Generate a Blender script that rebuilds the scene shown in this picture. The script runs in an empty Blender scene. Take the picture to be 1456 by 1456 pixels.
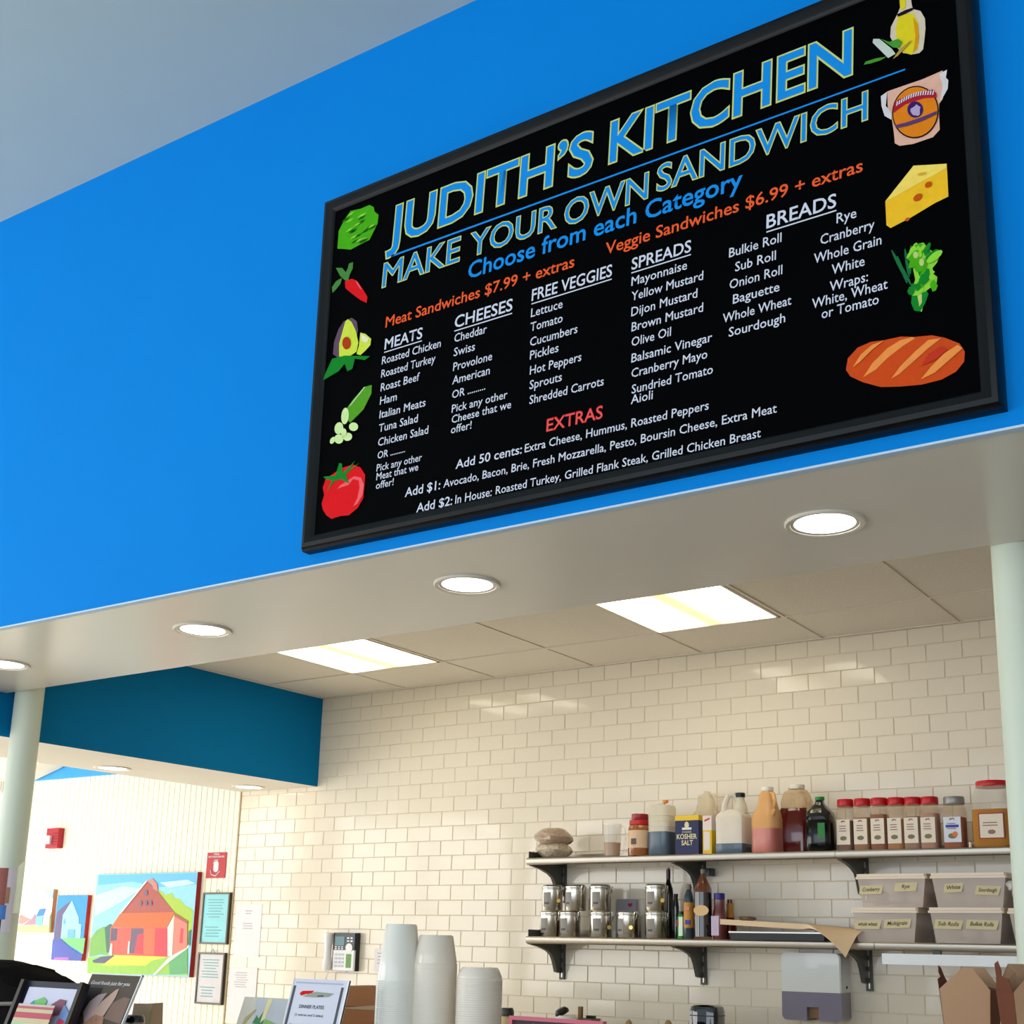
import bpy, bmesh, math, random
from mathutils import Vector, Matrix
random.seed(7)
PI = math.pi
SC = bpy.context.scene
COL = SC.collection

# ------------------------------------------------------------------ camera
EYE = Vector((0.0, 0.0, 1.5))
YAW, PITCH, ROLL = 0.58057587, 0.23171472, 0.01896866
FOC, PPX, PPY, RES = 1768.83, 788.31, 921.55, 1456.0
cy_, sy_, cp_, sp_ = math.cos(YAW), math.sin(YAW), math.cos(PITCH), math.sin(PITCH)
FWD = Vector((-sy_*cp_, cy_*cp_, sp_))
R0 = Vector((cy_, sy_, 0.0)); U0 = R0.cross(FWD)
RGT = R0*math.cos(ROLL) + U0*math.sin(ROLL)
UPV = U0*math.cos(ROLL) - R0*math.sin(ROLL)
cam_data = bpy.data.cameras.new('camera')
cam = bpy.data.objects.new('camera', cam_data)
COL.objects.link(cam)
cam.matrix_world = Matrix(((RGT.x, UPV.x, -FWD.x, EYE.x), (RGT.y, UPV.y, -FWD.y, EYE.y),
                           (RGT.z, UPV.z, -FWD.z, EYE.z), (0, 0, 0, 1)))
cam_data.sensor_fit = 'HORIZONTAL'
cam_data.sensor_width = 36.0
cam_data.lens = 36.0*FOC/RES
cam_data.shift_x = -(PPX-RES/2)/RES
cam_data.shift_y = (PPY-RES/2)/RES
cam_data.clip_start = 0.05
cam_data.clip_end = 100
SC.camera = cam

def ray(px, py):
    return RGT*((px-PPX)/FOC) - UPV*((py-PPY)/FOC) + FWD
def atY(px, py, Y):
    d = ray(px, py); return EYE + d*(Y/d.y)
def atZ(px, py, Z):
    d = ray(px, py); return EYE + d*((Z-EYE.z)/d.z)

# ------------------------------------------------------------------ light and exposure
SC.view_settings.view_transform = 'Standard'
SC.view_settings.look = 'None'
SC.view_settings.gamma = 1.0
SC.view_settings.use_curve_mapping = False
SC.view_settings.exposure = 0.30
world = bpy.data.worlds.new('world'); SC.world = world
world.use_nodes = True
bg = world.node_tree.nodes['Background']
bg.inputs[0].default_value = (0.72, 0.86, 1.0, 1.0)
bg.inputs[1].default_value = 0.75

def area(name, loc, look, sx, sy, power, col, spread=None):
    l = bpy.data.lights.new(name, 'AREA'); l.shape = 'RECTANGLE'
    l.size, l.size_y, l.energy, l.color = sx, sy, power, col
    if spread: l.spread = spread
    o = bpy.data.objects.new(name, l); COL.objects.link(o)
    o.location = loc
    o.rotation_euler = (Vector(look)-Vector(loc)).to_track_quat('-Z', 'Y').to_euler()
    return o
# daylight through the shop windows: the street front behind the camera and the side windows on the left
area('daylight_front', (-1.5, -4.6, 1.9), (-1.5, 0, 1.7), 9.0, 2.8, 158, (0.86, 0.93, 1.0))
area('daylight_side', (-8.85, -1.0, 1.6), (-4.0, 2.4, 2.0), 6.0, 2.4, 175, (1.0, 0.98, 0.93))
area('fill_back_left', (-8.85, 3.7, 1.3), (-5.2, 3.7, 2.3), 2.2, 1.8, 36, (1.0, 0.99, 0.95))  # added fill that brightens the left bead board and the header's underside
sun_l = bpy.data.lights.new('sun', 'SUN'); sun_l.energy = 9.0; sun_l.angle = 0.02; sun_l.color = (1.0, 0.95, 0.86)
sun = bpy.data.objects.new('sun', sun_l); COL.objects.link(sun)
sun.rotation_euler = Vector((0.84, 0.03, -0.53)).to_track_quat('-Z', 'Y').to_euler()

TROFF = 5.0      # troffer diffuser emission
# ------------------------------------------------------------------ materials
def lin(c):
    out = []
    for v in c:
        v /= 255.0
        out.append(v/12.92 if v <= 0.04045 else ((v+0.055)/1.055)**2.4)
    return out
MATS = {}
def mat(name, c=(200, 200, 200), rough=0.5, metal=0.0, alpha=1.0, var=0.06, scale=12.0, bump=0.0, trans=0.0,
        emit=None, spec=0.5, coat=0.0, stretch=None, ior=1.45, sss=0.0):
    if name in MATS: return MATS[name]
    m = bpy.data.materials.new(name); m.use_nodes = True
    nt = m.node_tree; b = nt.nodes['Principled BSDF']
    l = lin(c)
    if name.startswith('print_'): spec = 0.08
    tc = nt.nodes.new('ShaderNodeTexCoord'); no = nt.nodes.new('ShaderNodeTexNoise')
    no.inputs['Scale'].default_value = scale; no.inputs['Detail'].default_value = 3
    if stretch:
        mp = nt.nodes.new('ShaderNodeMapping'); mp.inputs['Scale'].default_value = stretch
        nt.links.new(tc.outputs['Object'], mp.inputs[0]); nt.links.new(mp.outputs[0], no.inputs['Vector'])
    else:
        nt.links.new(tc.outputs['Object'], no.inputs['Vector'])
    mx = nt.nodes.new('ShaderNodeMix'); mx.data_type = 'RGBA'
    mx.inputs[6].default_value = (*[max(0, v*(1-var)) for v in l], 1)
    mx.inputs[7].default_value = (*[min(1, v*(1+var)) for v in l], 1)
    nt.links.new(no.outputs[0], mx.inputs[0]); nt.links.new(mx.outputs[2], b.inputs['Base Color'])
    b.inputs['Roughness'].default_value = rough; b.inputs['Metallic'].default_value = metal
    b.inputs['Specular IOR Level'].default_value = spec; b.inputs['IOR'].default_value = ior
    b.inputs['Transmission Weight'].default_value = trans
    b.inputs['Coat Weight'].default_value = coat
    b.inputs['Alpha'].default_value = alpha
    if sss:
        b.inputs['Subsurface Weight'].default_value = sss; b.inputs['Subsurface Radius'].default_value = (0.02, 0.02, 0.02)
    if emit:
        b.inputs['Emission Color'].default_value = (*lin(emit[0]), 1); b.inputs['Emission Strength'].default_value = emit[1]
    if bump:
        bp = nt.nodes.new('ShaderNodeBump'); bp.inputs['Strength'].default_value = bump; bp.inputs['Distance'].default_value = 0.01
        nt.links.new(no.outputs[0], bp.inputs['Height']); nt.links.new(bp.outputs[0], b.inputs['Normal'])
    MATS[name] = m
    return m

# ------------------------------------------------------------------ mesh helpers
class MB:
    """collects shapes and links them as ONE mesh object"""
    def __init__(s): s.v = []; s.f = []; s.m = []; s.sm = []
    def add(s, vs, fs, mi=0, smooth=False):
        o = len(s.v); s.v += [tuple(v) for v in vs]
        for f in fs: s.f.append([i+o for i in f]); s.m.append(mi); s.sm.append(smooth)
        return s
    def box(s, x0, x1, y0, y1, z0, z1, mi=0):
        vs = [(x0,y0,z0),(x1,y0,z0),(x1,y1,z0),(x0,y1,z0),(x0,y0,z1),(x1,y0,z1),(x1,y1,z1),(x0,y1,z1)]
        return s.add(vs, [(0,3,2,1),(4,5,6,7),(0,1,5,4),(1,2,6,5),(2,3,7,6),(3,0,4,7)], mi)
    def bbox(s, x0, x1, y0, y1, z0, z1, c, mi=0):
        """box with chamfered front (-Y) and vertical edges"""
        prof = [(x0, y1), (x0, y0+c), (x0+c, y0), (x1-c, y0), (x1, y0+c), (x1, y1)]
        return s.prism([(a, b) for a, b in prof], z0, z1, 'z', mi)
    def prism(s, poly, a0, a1, axis='z', mi=0, smooth=False):
        n = len(poly)
        def P(p, a):
            if axis == 'z': return (p[0], p[1], a)
            if axis == 'y': return (p[0], a, p[1])
            return (a, p[0], p[1])
        vs = [P(p, a0) for p in poly]+[P(p, a1) for p in poly]
        s.add(vs, [tuple(range(n)), tuple(range(n, 2*n))], mi)
        return s.add(vs, [(i, (i+1) % n, n+(i+1) % n, n+i) for i in range(n)], mi, smooth)
    def lathe(s, prof, n=20, c=(0, 0, 0), mi=0, p=2.0, sx=1.0, sy=1.0, smooth=True, rot=0.0, caps=True):
        vs = []; fs = []
        for r, z in prof:
            for k in range(n):
                t = 2*PI*k/n+rot; ct, st = math.cos(t), math.sin(t)
                q = (abs(ct)**p+abs(st)**p)**(-1.0/p)
                vs.append((c[0]+r*q*ct*sx, c[1]+r*q*st*sy, c[2]+z))
        for j in range(len(prof)-1):
            for k in range(n):
                a = j*n+k; b = j*n+(k+1) % n
                fs.append((a, b, b+n, a+n))
        s.add(vs, fs, mi, smooth)
        if caps:
            m = len(prof)-1
            if prof[0][0] > 1e-4: s.add([vs[k] for k in range(n)], [tuple(reversed(range(n)))], mi)
            if prof[m][0] > 1e-4: s.add([vs[m*n+k] for k in range(n)], [tuple(range(n))], mi)
        return s
    def tube(s, pts, r, n=8, mi=0):
        pts = [Vector(p) for p in pts]; vs = []; fs = []
        for i, p in enumerate(pts):
            d = (pts[min(i+1, len(pts)-1)]-pts[max(i-1, 0)]).normalized()
            a = d.cross(Vector((0, 0, 1)))
            if a.length < 1e-3: a = d.cross(Vector((0, 1, 0)))
            a.normalize(); b = d.cross(a)
            for k in range(n):
                t = 2*PI*k/n; vs.append(p+a*(r*math.cos(t))+b*(r*math.sin(t)))
        for i in range(len(pts)-1):
            for k in range(n):
                fs.append((i*n+k, i*n+(k+1) % n, (i+1)*n+(k+1) % n, (i+1)*n+k))
        fs.append(tuple(range(n))); fs.append(tuple((len(pts)-1)*n+k for k in range(n)))
        return s.add(vs, fs, mi, True)
    def blob(s, c, rx, ry, rz, seed=0, amp=0.1, nu=16, nv=10, mi=0, flat=1.0):
        rnd = random.Random(seed); ph = [rnd.uniform(0, 6.28) for _ in range(6)]
        vs = []; fs = []
        for j in range(nv+1):
            th = PI*j/nv
            for k in range(nu):
                u = 2*PI*k/nu
                d = 1+amp*(math.sin(3*u+ph[0]+2*th)*.5+math.sin(5*u+ph[1]-3*th)*.3+math.sin(4*th+ph[2])*.4)*math.sin(th)
                z = math.cos(th)
                vs.append((c[0]+rx*d*math.sin(th)**.8*math.cos(u), c[1]+ry*d*math.sin(th)**.8*math.sin(u),
                           c[2]+rz*d*z))
        for j in range(nv):
            for k in range(nu):
                fs.append((j*nu+k, (j+1)*nu+k, (j+1)*nu+(k+1) % nu, j*nu+(k+1) % nu))
        return s.add(vs, fs, mi, True)
    def quadgrid(s, fn, nu, nv, mi=0, thick=None):
        vs = [fn(i/nu, j/nv) for j in range(nv+1) for i in range(nu+1)]
        fs = [(j*(nu+1)+i, j*(nu+1)+i+1, (j+1)*(nu+1)+i+1, (j+1)*(nu+1)+i) for j in range(nv) for i in range(nu)]
        return s.add(vs, fs, mi, True)
    def mesh(s, name, mats):
        me = bpy.data.meshes.new(name); me.from_pydata(s.v, [], s.f)
        for m in mats: me.materials.append(m)
        me.polygons.foreach_set('material_index', s.m); me.polygons.foreach_set('use_smooth', s.sm)
        bm = bmesh.new(); bm.from_mesh(me); bmesh.ops.remove_doubles(bm, verts=bm.verts, dist=1e-6)
        bmesh.ops.recalc_face_normals(bm, faces=bm.faces); bm.to_mesh(me); bm.free()
        me.set_sharp_from_angle(angle=0.62)
        me.validate(); me.update()
        return me
    def build(s, name, mats, parent=None, loc=None, rot=None):
        if not isinstance(mats, (list, tuple)): mats = [mats]
        o = bpy.data.objects.new(name, s.mesh(name, mats)); COL.objects.link(o)
        if parent: o.parent = parent
        if loc: o.location = loc
        if rot: o.rotation_euler = rot
        return o

def tag(o, label, cat, group=None, kind=None):
    o['label'] = label; o['category'] = cat
    if group: o['group'] = group
    if kind: o['kind'] = kind
    return o
def thing(name, label, cat, loc=(0, 0, 0), rot=(0, 0, 0), group=None):
    o = bpy.data.objects.new(name, None); COL.objects.link(o); o.empty_display_size = 0.05
    o.location = loc; o.rotation_euler = rot
    return tag(o, label, cat, group)
def struct(name, mb, mats, label=None):
    o = mb.build(name, mats); o['kind'] = 'structure'
    if label: o['label'] = label
    return o
def copy_tree(o, parent=None):
    c = o.copy(); COL.objects.link(c); c.parent = parent
    for ch in list(o.children): copy_tree(ch, c)
    return c
def dup(root, loc, label, rot=None):
    c = copy_tree(root); c.location = loc; c['label'] = label
    if rot: c.rotation_euler = rot
    return c

# flat lettering: real mesh letters laid on a plane; local x right, z up, facing -y
def text_mesh(s, offset=0.0, res=3):
    cu = bpy.data.curves.new('lettering', 'FONT'); cu.body = s; cu.resolution_u = res; cu.offset = offset
    ob = bpy.data.objects.new('lettering', cu); COL.objects.link(ob)
    bpy.context.view_layer.update()
    me = bpy.data.meshes.new_from_object(ob)
    bpy.data.objects.remove(ob); bpy.data.curves.remove(cu)
    return me
def text(s, x0, x1, z, cap, m, parent, y=0.0, offset=0.0, shear=0.0, name='lettering', under=False, ref=None, res=3, fit=0):
    me = text_mesh(s, offset, res)
    xs = [v.co.x for v in me.vertices]
    a, b = (min(xs), max(xs)) if ref is None else ref
    sz = cap/0.682; sx = (x1-x0)/(b-a)
    if fit and sx > sz*fit: c_ = (x0+x1)/2; sx = sz*fit; x0, x1 = c_-sx*(b-a)/2, c_+sx*(b-a)/2
    for v in me.vertices:
        X, Z = v.co.x, v.co.y
        v.co = (x0+(X-a)*sx+shear*Z*sz, y, z+Z*sz)
    if under:
        n = len(me.vertices); t = cap*0.10; g = cap*0.22
        bm = bmesh.new(); bm.from_mesh(me)
        q = [bm.verts.new(p) for p in ((x0, y, z-g-t), (x1, y, z-g-t), (x1, y, z-g), (x0, y, z-g))]
        bm.faces.new(q); bm.to_mesh(me); bm.free()
    me.materials.clear(); me.materials.append(m)
    o = bpy.data.objects.new(name, me); COL.objects.link(o); o.parent = parent
    return o, (a, b)
def print_part(name, parent, layers, Y, off, mats):
    """flat printed picture: list of (material index, pixel outline) laid on the plane y=Y"""
    mb = MB(); st = min(0.0006, 0.004/len(layers))
    for k, (mi, pts) in enumerate(layers):
        vs = []
        for px, py in pts:
            p = atY(px, py, Y); vs.append((p.x-off[0], Y-st*(k+1)-off[1], p.z-off[2]))
        mb.add(vs, [tuple(range(len(vs)))], mi)
    return mb.build(name, mats, parent)
def ell(cx, cy, rx, ry, n=18, a=0.0, jit=0.0, seed=1):
    r = random.Random(seed); out = []
    for k in range(n):
        t = 2*PI*k/n; d = 1+r.uniform(-jit, jit); x, y = rx*math.cos(t)*d, ry*math.sin(t)*d
        out.append((cx+x*math.cos(a)-y*math.sin(a), cy+x*math.sin(a)+y*math.cos(a)))
    return out
# ------------------------------------------------------------------ setting
ZC = 1.5+1.3597          # kitchen ceiling
YW = 5.2536              # face of the tiled back wall
XC = -5.682              # left end of the tiling
ZS = 1.5+1.04            # underside of the front header
YF, YB = 2.49, 3.245     # front and back face of the header
XB = -5.06               # right face of the side beam
ZB = 1.5+0.844
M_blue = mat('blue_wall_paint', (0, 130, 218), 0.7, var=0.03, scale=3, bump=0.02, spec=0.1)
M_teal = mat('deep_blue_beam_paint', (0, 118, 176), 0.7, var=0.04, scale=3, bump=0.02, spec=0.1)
M_white = mat('off_white_ceiling_paint', (228, 222, 212), 0.6, var=0.03, scale=4, bump=0.02)
M_ceil = mat('pale_grey_ceiling_paint', (178, 196, 198), 0.7, var=0.03, scale=4)
M_tile = mat('glazed_cream_tile', (238, 227, 208), 0.08, var=0.02, scale=5, spec=0.5, bump=0.03)
M_grout = mat('beige_grout', (226, 214, 190), 0.8, var=0.08, scale=60)
M_bead = mat('cream_beadboard_paint', (252, 248, 224), 0.45, var=0.02, scale=6)
M_col = mat('pale_green_column_paint', (210, 220, 204), 0.4, var=0.03, scale=5)
M_floor = mat('grey_floor', (190, 182, 168), 0.4, var=0.1, scale=3)
M_black = mat('black_plastic', (18, 18, 20), 0.35, var=0.1)
M_steel = mat('brushed_steel', (190, 186, 178), 0.28, metal=1.0, var=0.08, scale=40, stretch=(1, 20, 20))
M_chrome = mat('polished_steel', (214, 210, 204), 0.14, metal=1.0, var=0.03)

floor = struct('floor', MB().box(-9.0, 3, -5, 9, -0.06, 0), M_floor)
# front header carrying the menu board; its face slopes up to the shop ceiling
zl, zr = 1.5+2.752, 1.5+2.695
def ztop(x): return zl+(zr-zl)*(x+4.317)/(4.317-0.5)
h = MB()
x0, x1 = -9.05, 3.0
P = [(x0, YF, ZS), (x1, YF, ZS), (x1, YB, ZS), (x0, YB, ZS), (x0, YF, ztop(x0)), (x1, YF, ztop(x1)), (x1, YB, ztop(x1)), (x0, YB, ztop(x0))]
h.add(P, [(0, 1, 5, 4)], 0); h.add(P, [(0, 3, 2, 1)], 2); h.add(P, [(1, 2, 6, 5), (2, 3, 7, 6), (3, 0, 4, 7), (4, 5, 6, 7)], 1)
struct('wall_header', h, [M_blue, M_white, mat('semi_gloss_off_white', (228, 222, 212), 0.26, var=0.02, scale=4, bump=0.02, spec=0.6)], 'bright blue header wall over the counter with a white underside')
# thin pale corner bead along the header's lower front edge
struct('trim_1', MB().box(x0, x1, YF-0.002, YF+0.02, ZS-0.0025, ZS+0.003), mat('pale_corner_bead', (190, 214, 235), 0.5))
c = MB()
P = [(x0, -5, ztop(x0)), (x1, -5, ztop(x1)), (x1, YF+0.02, ztop(x1)), (x0, YF+0.02, ztop(x0))]
P += [(a, b, z+0.05) for a, b, z in P]
c.add(P, [(0, 1, 2, 3), (7, 6, 5, 4), (0, 4, 5, 1), (1, 5, 6, 2), (2, 6, 7, 3), (3, 7, 4, 0)])
struct('ceiling', c, M_ceil, 'plain pale grey sloping shop ceiling')

# side beam
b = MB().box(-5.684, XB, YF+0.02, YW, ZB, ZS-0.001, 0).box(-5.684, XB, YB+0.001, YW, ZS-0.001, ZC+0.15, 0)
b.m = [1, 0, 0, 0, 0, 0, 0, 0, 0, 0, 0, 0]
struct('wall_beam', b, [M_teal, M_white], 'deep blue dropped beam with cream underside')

# left room behind the beam: bead board wall, blue frieze, ceiling
ZFR = 1.5+1.018
bw = struct('wall_beadboard', MB().box(-9.0, XC, YW+0.012, YW+0.12, 0, ZFR), M_bead, 'cream bead board wall')
mb = MB(); x = XC-0.004
while x > -8.95:
    mb.prism([(x-0.0475, YW+0.013), (x-0.0475, YW+0.002), (x-0.0455, YW), (x-0.002, YW), (x, YW+0.002), (x, YW+0.013)], 0.0, ZFR, 'z'); x -= 0.0500
bd = mb.build('bead_board', M_bead, bw); bd['kind'] = 'stuff'
struct('trim_2', MB().box(XC-0.006, XC+0.004, YW-0.006, YW+0.02, 0, ZB), mat('tan_corner_trim', (196, 176, 136), 0.5))
struct('wall_frieze', MB().box(-9.0, XC+0.01, YW-0.04, YW+0.1, ZFR, ZFR+0.50), mat('sky_blue_frieze_paint', (60, 170, 240), 0.6), 'sky blue band above the bead board')
struct('ceiling_left', MB().box(-9.0, -5.66, YB, YW+0.1, ZFR+0.32, ZFR+0.40), M_white)
# white sloping bulkhead cutting across the blue band
A = atY(46, 1109, 5.18); B_ = atY(80, 1093, 5.18)
p = [(-9.0, A.z), (A.x, A.z), (B_.x, B_.z), (B_.x+0.5, B_.z+0.16), (-9.0, B_.z+0.30)]
struct('trim_3', MB().prism(p, 5.02, 5.2, 'y'), M_white, 'white sloping bulkhead')
# left outer wall with its windows
lw = MB()
lw.box(-9.1, -9.0, -5, 9, 0, 0.5); lw.box(-9.1, -9.0, -5, 9, 3.1, 5); lw.box(-9.1, -9.0, -5, -2, 0.5, 3.1)
for y in (0.9, 3.9): lw.box(-9.1, -9.0, y, y+0.35, 0.5, 3.1)
lw.box(-9.1, -9.0, 5.3, 9, 0.5, 3.1)
struct('wall_left', lw, M_white)
for i, (ya, yb) in enumerate(((-2, 0.9), (1.25, 3.9), (4.25, 5.3))):
    w = MB()
    for a, b2 in ((ya, ya+.05), (yb-.05, yb), ((ya+yb)/2-.02, (ya+yb)/2+.02)): w.box(-9.08, -9.02, a, b2, 0.5, 3.1)
    for z in (0.5, 1.8, 3.05): w.box(-9.08, -9.02, ya, yb, z, z+.05)
    struct('window_%d' % (i+1), w, M_white)
struct('wall_right', MB().box(3, 3.1, -5, 9, 0, 4.9), M_white)

# tiled back wall
wb = MB().box(XC, 3.0, YW+0.0028, YW+0.12, 0, ZC+0.1)
wall_back = struct('wall_back', wb, M_grout, 'back wall of glazed cream subway tiles')
W, H, X0 = 0.154, 0.07728, -4.9904
def tile_mesh(w, hh, seed):
    r = random.Random(seed); mb = MB(); g = 0.0011; e = 0.0022
    tx, tz = r.gauss(0, 0.0004), r.gauss(0, 0.0003)
    a, b2, c2, d = g, w-g, g, hh-g
    def Y(u, v): return -0.0005-(u-w/2)*tx*2/w-(v-hh/2)*tz*2/hh
    o = [(a, .0065, c2), (b2, .0065, c2), (b2, .0065, d), (a, .0065, d)]
    m1 = [(a, .002, c2), (b2, .002, c2), (b2, .002, d), (a, .002, d)]
    i = [(a+e, Y(a, c2), c2+e), (b2-e, Y(b2, c2), c2+e), (b2-e, Y(b2, d), d-e), (a+e, Y(a, d), d-e)]
    mb.add(o+m1+i, [(0, 1, 5, 4), (1, 2, 6, 5), (2, 3, 7, 6), (3, 0, 4, 7), (4, 5, 9, 8), (5, 6, 10, 9), (6, 7, 11, 10), (7, 4, 8, 11), (8, 9, 10, 11)])
    return mb
TM = [tile_mesh(W, H, 100+k) for k in range(14)]
TMM = [t.mesh('tile', [M_tile]) for t in TM]
cand = []
for row in range(0, 37):
    z = ZC-(row+1)*H; off = 0.0 if row % 2 == 0 else 0.5
    n = -6
    while X0+(n+off)*W < 0.6:
        xa = X0+(n+off)*W; xb = xa+W
        n += 1
        if xb <= XC+0.012: continue
        if xa > XB-0.3 and False: pass
        if z > ZB+0.01 and xb < XB-0.002: continue      # hidden inside the beam
        d = (Vector((xa+W/2, YW, z+H/2))-EYE); dep = d.dot(FWD)
        px = PPX+FOC*d.dot(RGT)/dep; py = PPY-FOC*d.dot(UPV)/dep
        vis = -20 < px < 1470 and 860 < py < 1475 and not (px > 1400)
        cand.append((0 if vis else 1, dep, xa, z, row))
cand.sort()
rest = MB(); cnt = 0
for vis, dep, xa, z, row in cand:
    k = random.randrange(14)
    if xa < XC+0.003:                                    # cut tile at the corner
        t = tile_mesh(xa+W-XC-0.003, H, 5); rest.add([(XC+0.003+v[0], YW+v[1], z+v[2]) for v in t.v], t.f); continue
    if cnt < 300 and vis == 0:
        o = bpy.data.objects.new('tile', TMM[k]); COL.objects.link(o); o.parent = wall_back; o.location = (xa, YW, z); cnt += 1
    else:
        rest.add([(xa+v[0], YW+v[1], z+v[2]) for v in TM[k].v], TM[k].f)
rs = rest.build('tile_field', M_tile, wall_back); rs['kind'] = 'stuff'

# kitchen ceiling: suspended grid with lay-in panels
cg = MB(); px0 = -1.99+0.61*4
kc = struct('ceiling_kitchen', MB().box(XB, 3, YB, YW+0.05, ZC+0.03, ZC+0.06), M_white, 'suspended kitchen ceiling of square panels')
xs = [px0-0.61*k for k in range(0, 10)]
ys = [3.585, 4.195, 4.805]
for x in xs: cg.box(x-0.008, x+0.008, YB, YW, ZC-0.001, ZC+0.03)
for y in ys: cg.box(XB, 3, y-0.008, y+0.008, ZC-0.0015, ZC+0.03)
cg.box(XB, 3, YW-0.02, YW, ZC-0.002, ZC+0.004); cg.box(XB, XB+0.02, YB, YW, ZC-0.002, ZC+0.004)
cg.build('ceiling_grid', mat('tan_grid_metal', (232, 222, 206), 0.5), kc)
M_pan = mat('mineral_fibre_panel', (236, 228, 214), 0.85, var=0.05, scale=80, bump=0.15)
yy = [YB]+ys+[YW]
xx = [XB]+sorted(xs)
for i in range(len(xx)-1):
    for j in range(4):
        a, b2, c2, d = xx[i], xx[i+1], yy[j], yy[j+1]
        if b2-a < 0.05: continue
        if j == 2 and (abs(b2+1.99) < .05 or abs(b2+3.82) < .05): continue
        m = MB(); e = 0.009
        m.add([(a+e, c2+e, ZC+.003), (b2-e, c2+e, ZC+.003), (b2-e, d-e, ZC+.003), (a+e, d-e, ZC+.003),
               (a+e, c2+e, ZC+.022), (b2-e, c2+e, ZC+.022), (b2-e, d-e, ZC+.022), (a+e, d-e, ZC+.022)],
              [(0, 1, 2, 3), (7, 6, 5, 4), (0, 4, 5, 1), (1, 5, 6, 2), (2, 6, 7, 3), (3, 7, 4, 0)])
        m.build('ceiling_panel', M_pan, kc)

# columns
def column(x, y, label):
    r = 0.0615
    t = thing('column', label, 'column', (x, y, 0))
    MB().lathe([(r, 0.03), (r, ZC)], 40).build('shaft', M_col, t)
    MB().lathe([(r+.02, 0), (r+.02, .03)], 32).build('base_plate', M_col, t)
    return t
YC = YB+0.066
cl = atY(43, 981, YC)
column(cl.x, YC, 'round pale green steel column in front of the blue beam')
cr = atY(1407.5, 776, YC)
column(cr.x+0.064, YC, 'round pale green steel column right of the loaded shelves')

# ------------------------------------------------------------------ lights in the ceilings
M_lamp = mat('lit_lamp_lens', (255, 250, 240), 0.5, emit=((255, 247, 235), 5.0))
M_ring = mat('white_lamp_trim', (224, 216, 204), 0.4)
M_baf = mat('ribbed_baffle', (196, 190, 182), 0.3, var=0.2, scale=60)
def downlight(x, y, z, r, label, group):
    t = thing('downlight', label, 'ceiling light', (x, y, z), (0, 0, 0), group)
    MB().lathe([(r, 0.0), (r, -.004), (r*.97, -.007), (r*.86, -.006), (r*.84, 0.0)], 40, caps=False).build('trim_ring', M_ring, t)
    MB().lathe([(r*.85, -.004), (r*.80, -.0035), (r*.76, -0.002)], 40, caps=False).build('baffle', M_baf, t)
    MB().lathe([(0.0001, -.006), (r*.4, -.0055), (r*.77, -.002), (r*.77, 0.0)], 40, caps=False).build('lens', M_lamp, t)
    return t
for q, lab in (((1172, 743), 'round recessed downlight nearest the right-hand column'), ((665, 831), 'round recessed downlight above the left part of the tiled wall, middle of the header'),
               ((291, 896), 'round recessed downlight third from the right-hand column'), ((5, 944), 'round recessed downlight cut by the left edge of the photo')):
    P0 = atZ(*q, ZS); downlight(P0.x, 2.86, ZS, 0.101, lab, 'downlights under the blue header')
for q, lab in (((160, 1092), 'small downlight on the beam underside closer to the column'), ((353, 1118.5), 'small downlight on the beam underside beside the tiled wall')):
    P0 = atZ(*q, ZB); downlight(P0.x, P0.y, ZB, 0.095, lab, 'downlights under the side beam')
def troffer(xa, xb, label):
    t = thing('troffer_light', label, 'ceiling light', ((xa+xb)/2, 4.50, ZC), (0, 0, 0), 'square troffer lights in the kitchen ceiling')
    w = (xb-xa)/2-0.012; d = 0.293
    f = MB()
    for s in (-1, 1):
        f.box(min(s*w, s*(w-.012)), max(s*w, s*(w-.012)), -d, d, -.003, .02)
        f.box(-w, w, min(s*d, s*(d-.012)), max(s*d, s*(d-.012)), -.003, .02)
    f.build('frame', M_ring, t)
    m = bpy.data.materials.get('troffer_diffuser')
    if not m:
        m = mat('troffer_diffuser', (255, 250, 225), 0.5); nt = m.node_tree; b = nt.nodes['Principled BSDF']
        tc = nt.nodes.new('ShaderNodeTexCoord'); sp = nt.nodes.new('ShaderNodeSeparateXYZ'); nt.links.new(tc.outputs['Object'], sp.inputs[0])
        ab = nt.nodes.new('ShaderNodeMath'); ab.operation = 'ABSOLUTE'; nt.links.new(sp.outputs[0], ab.inputs[0])
        rp = nt.nodes.new('ShaderNodeValToRGB'); nt.links.new(ab.outputs[0], rp.inputs[0])
        e = rp.color_ramp.elements
        e[0].position = 0.02; e[0].color = (.155, .13, .055, 1); e[1].position = 0.19; e[1].color = (1, .93, .72, 1)
        nt.links.new(rp.outputs[0], b.inputs['Emission Color']); b.inputs['Emission Strength'].default_value = TROFF
    MB().box(-w+.012, w-.012, -d+.012, d-.012, .001, .004).build('diffuser', m, t)
troffer(-2.60, -1.99, 'square lit troffer panel in the kitchen ceiling, nearer the right-hand column')
troffer(-4.43, -3.82, 'square lit troffer panel in the kitchen ceiling, nearer the blue beam')
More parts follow.
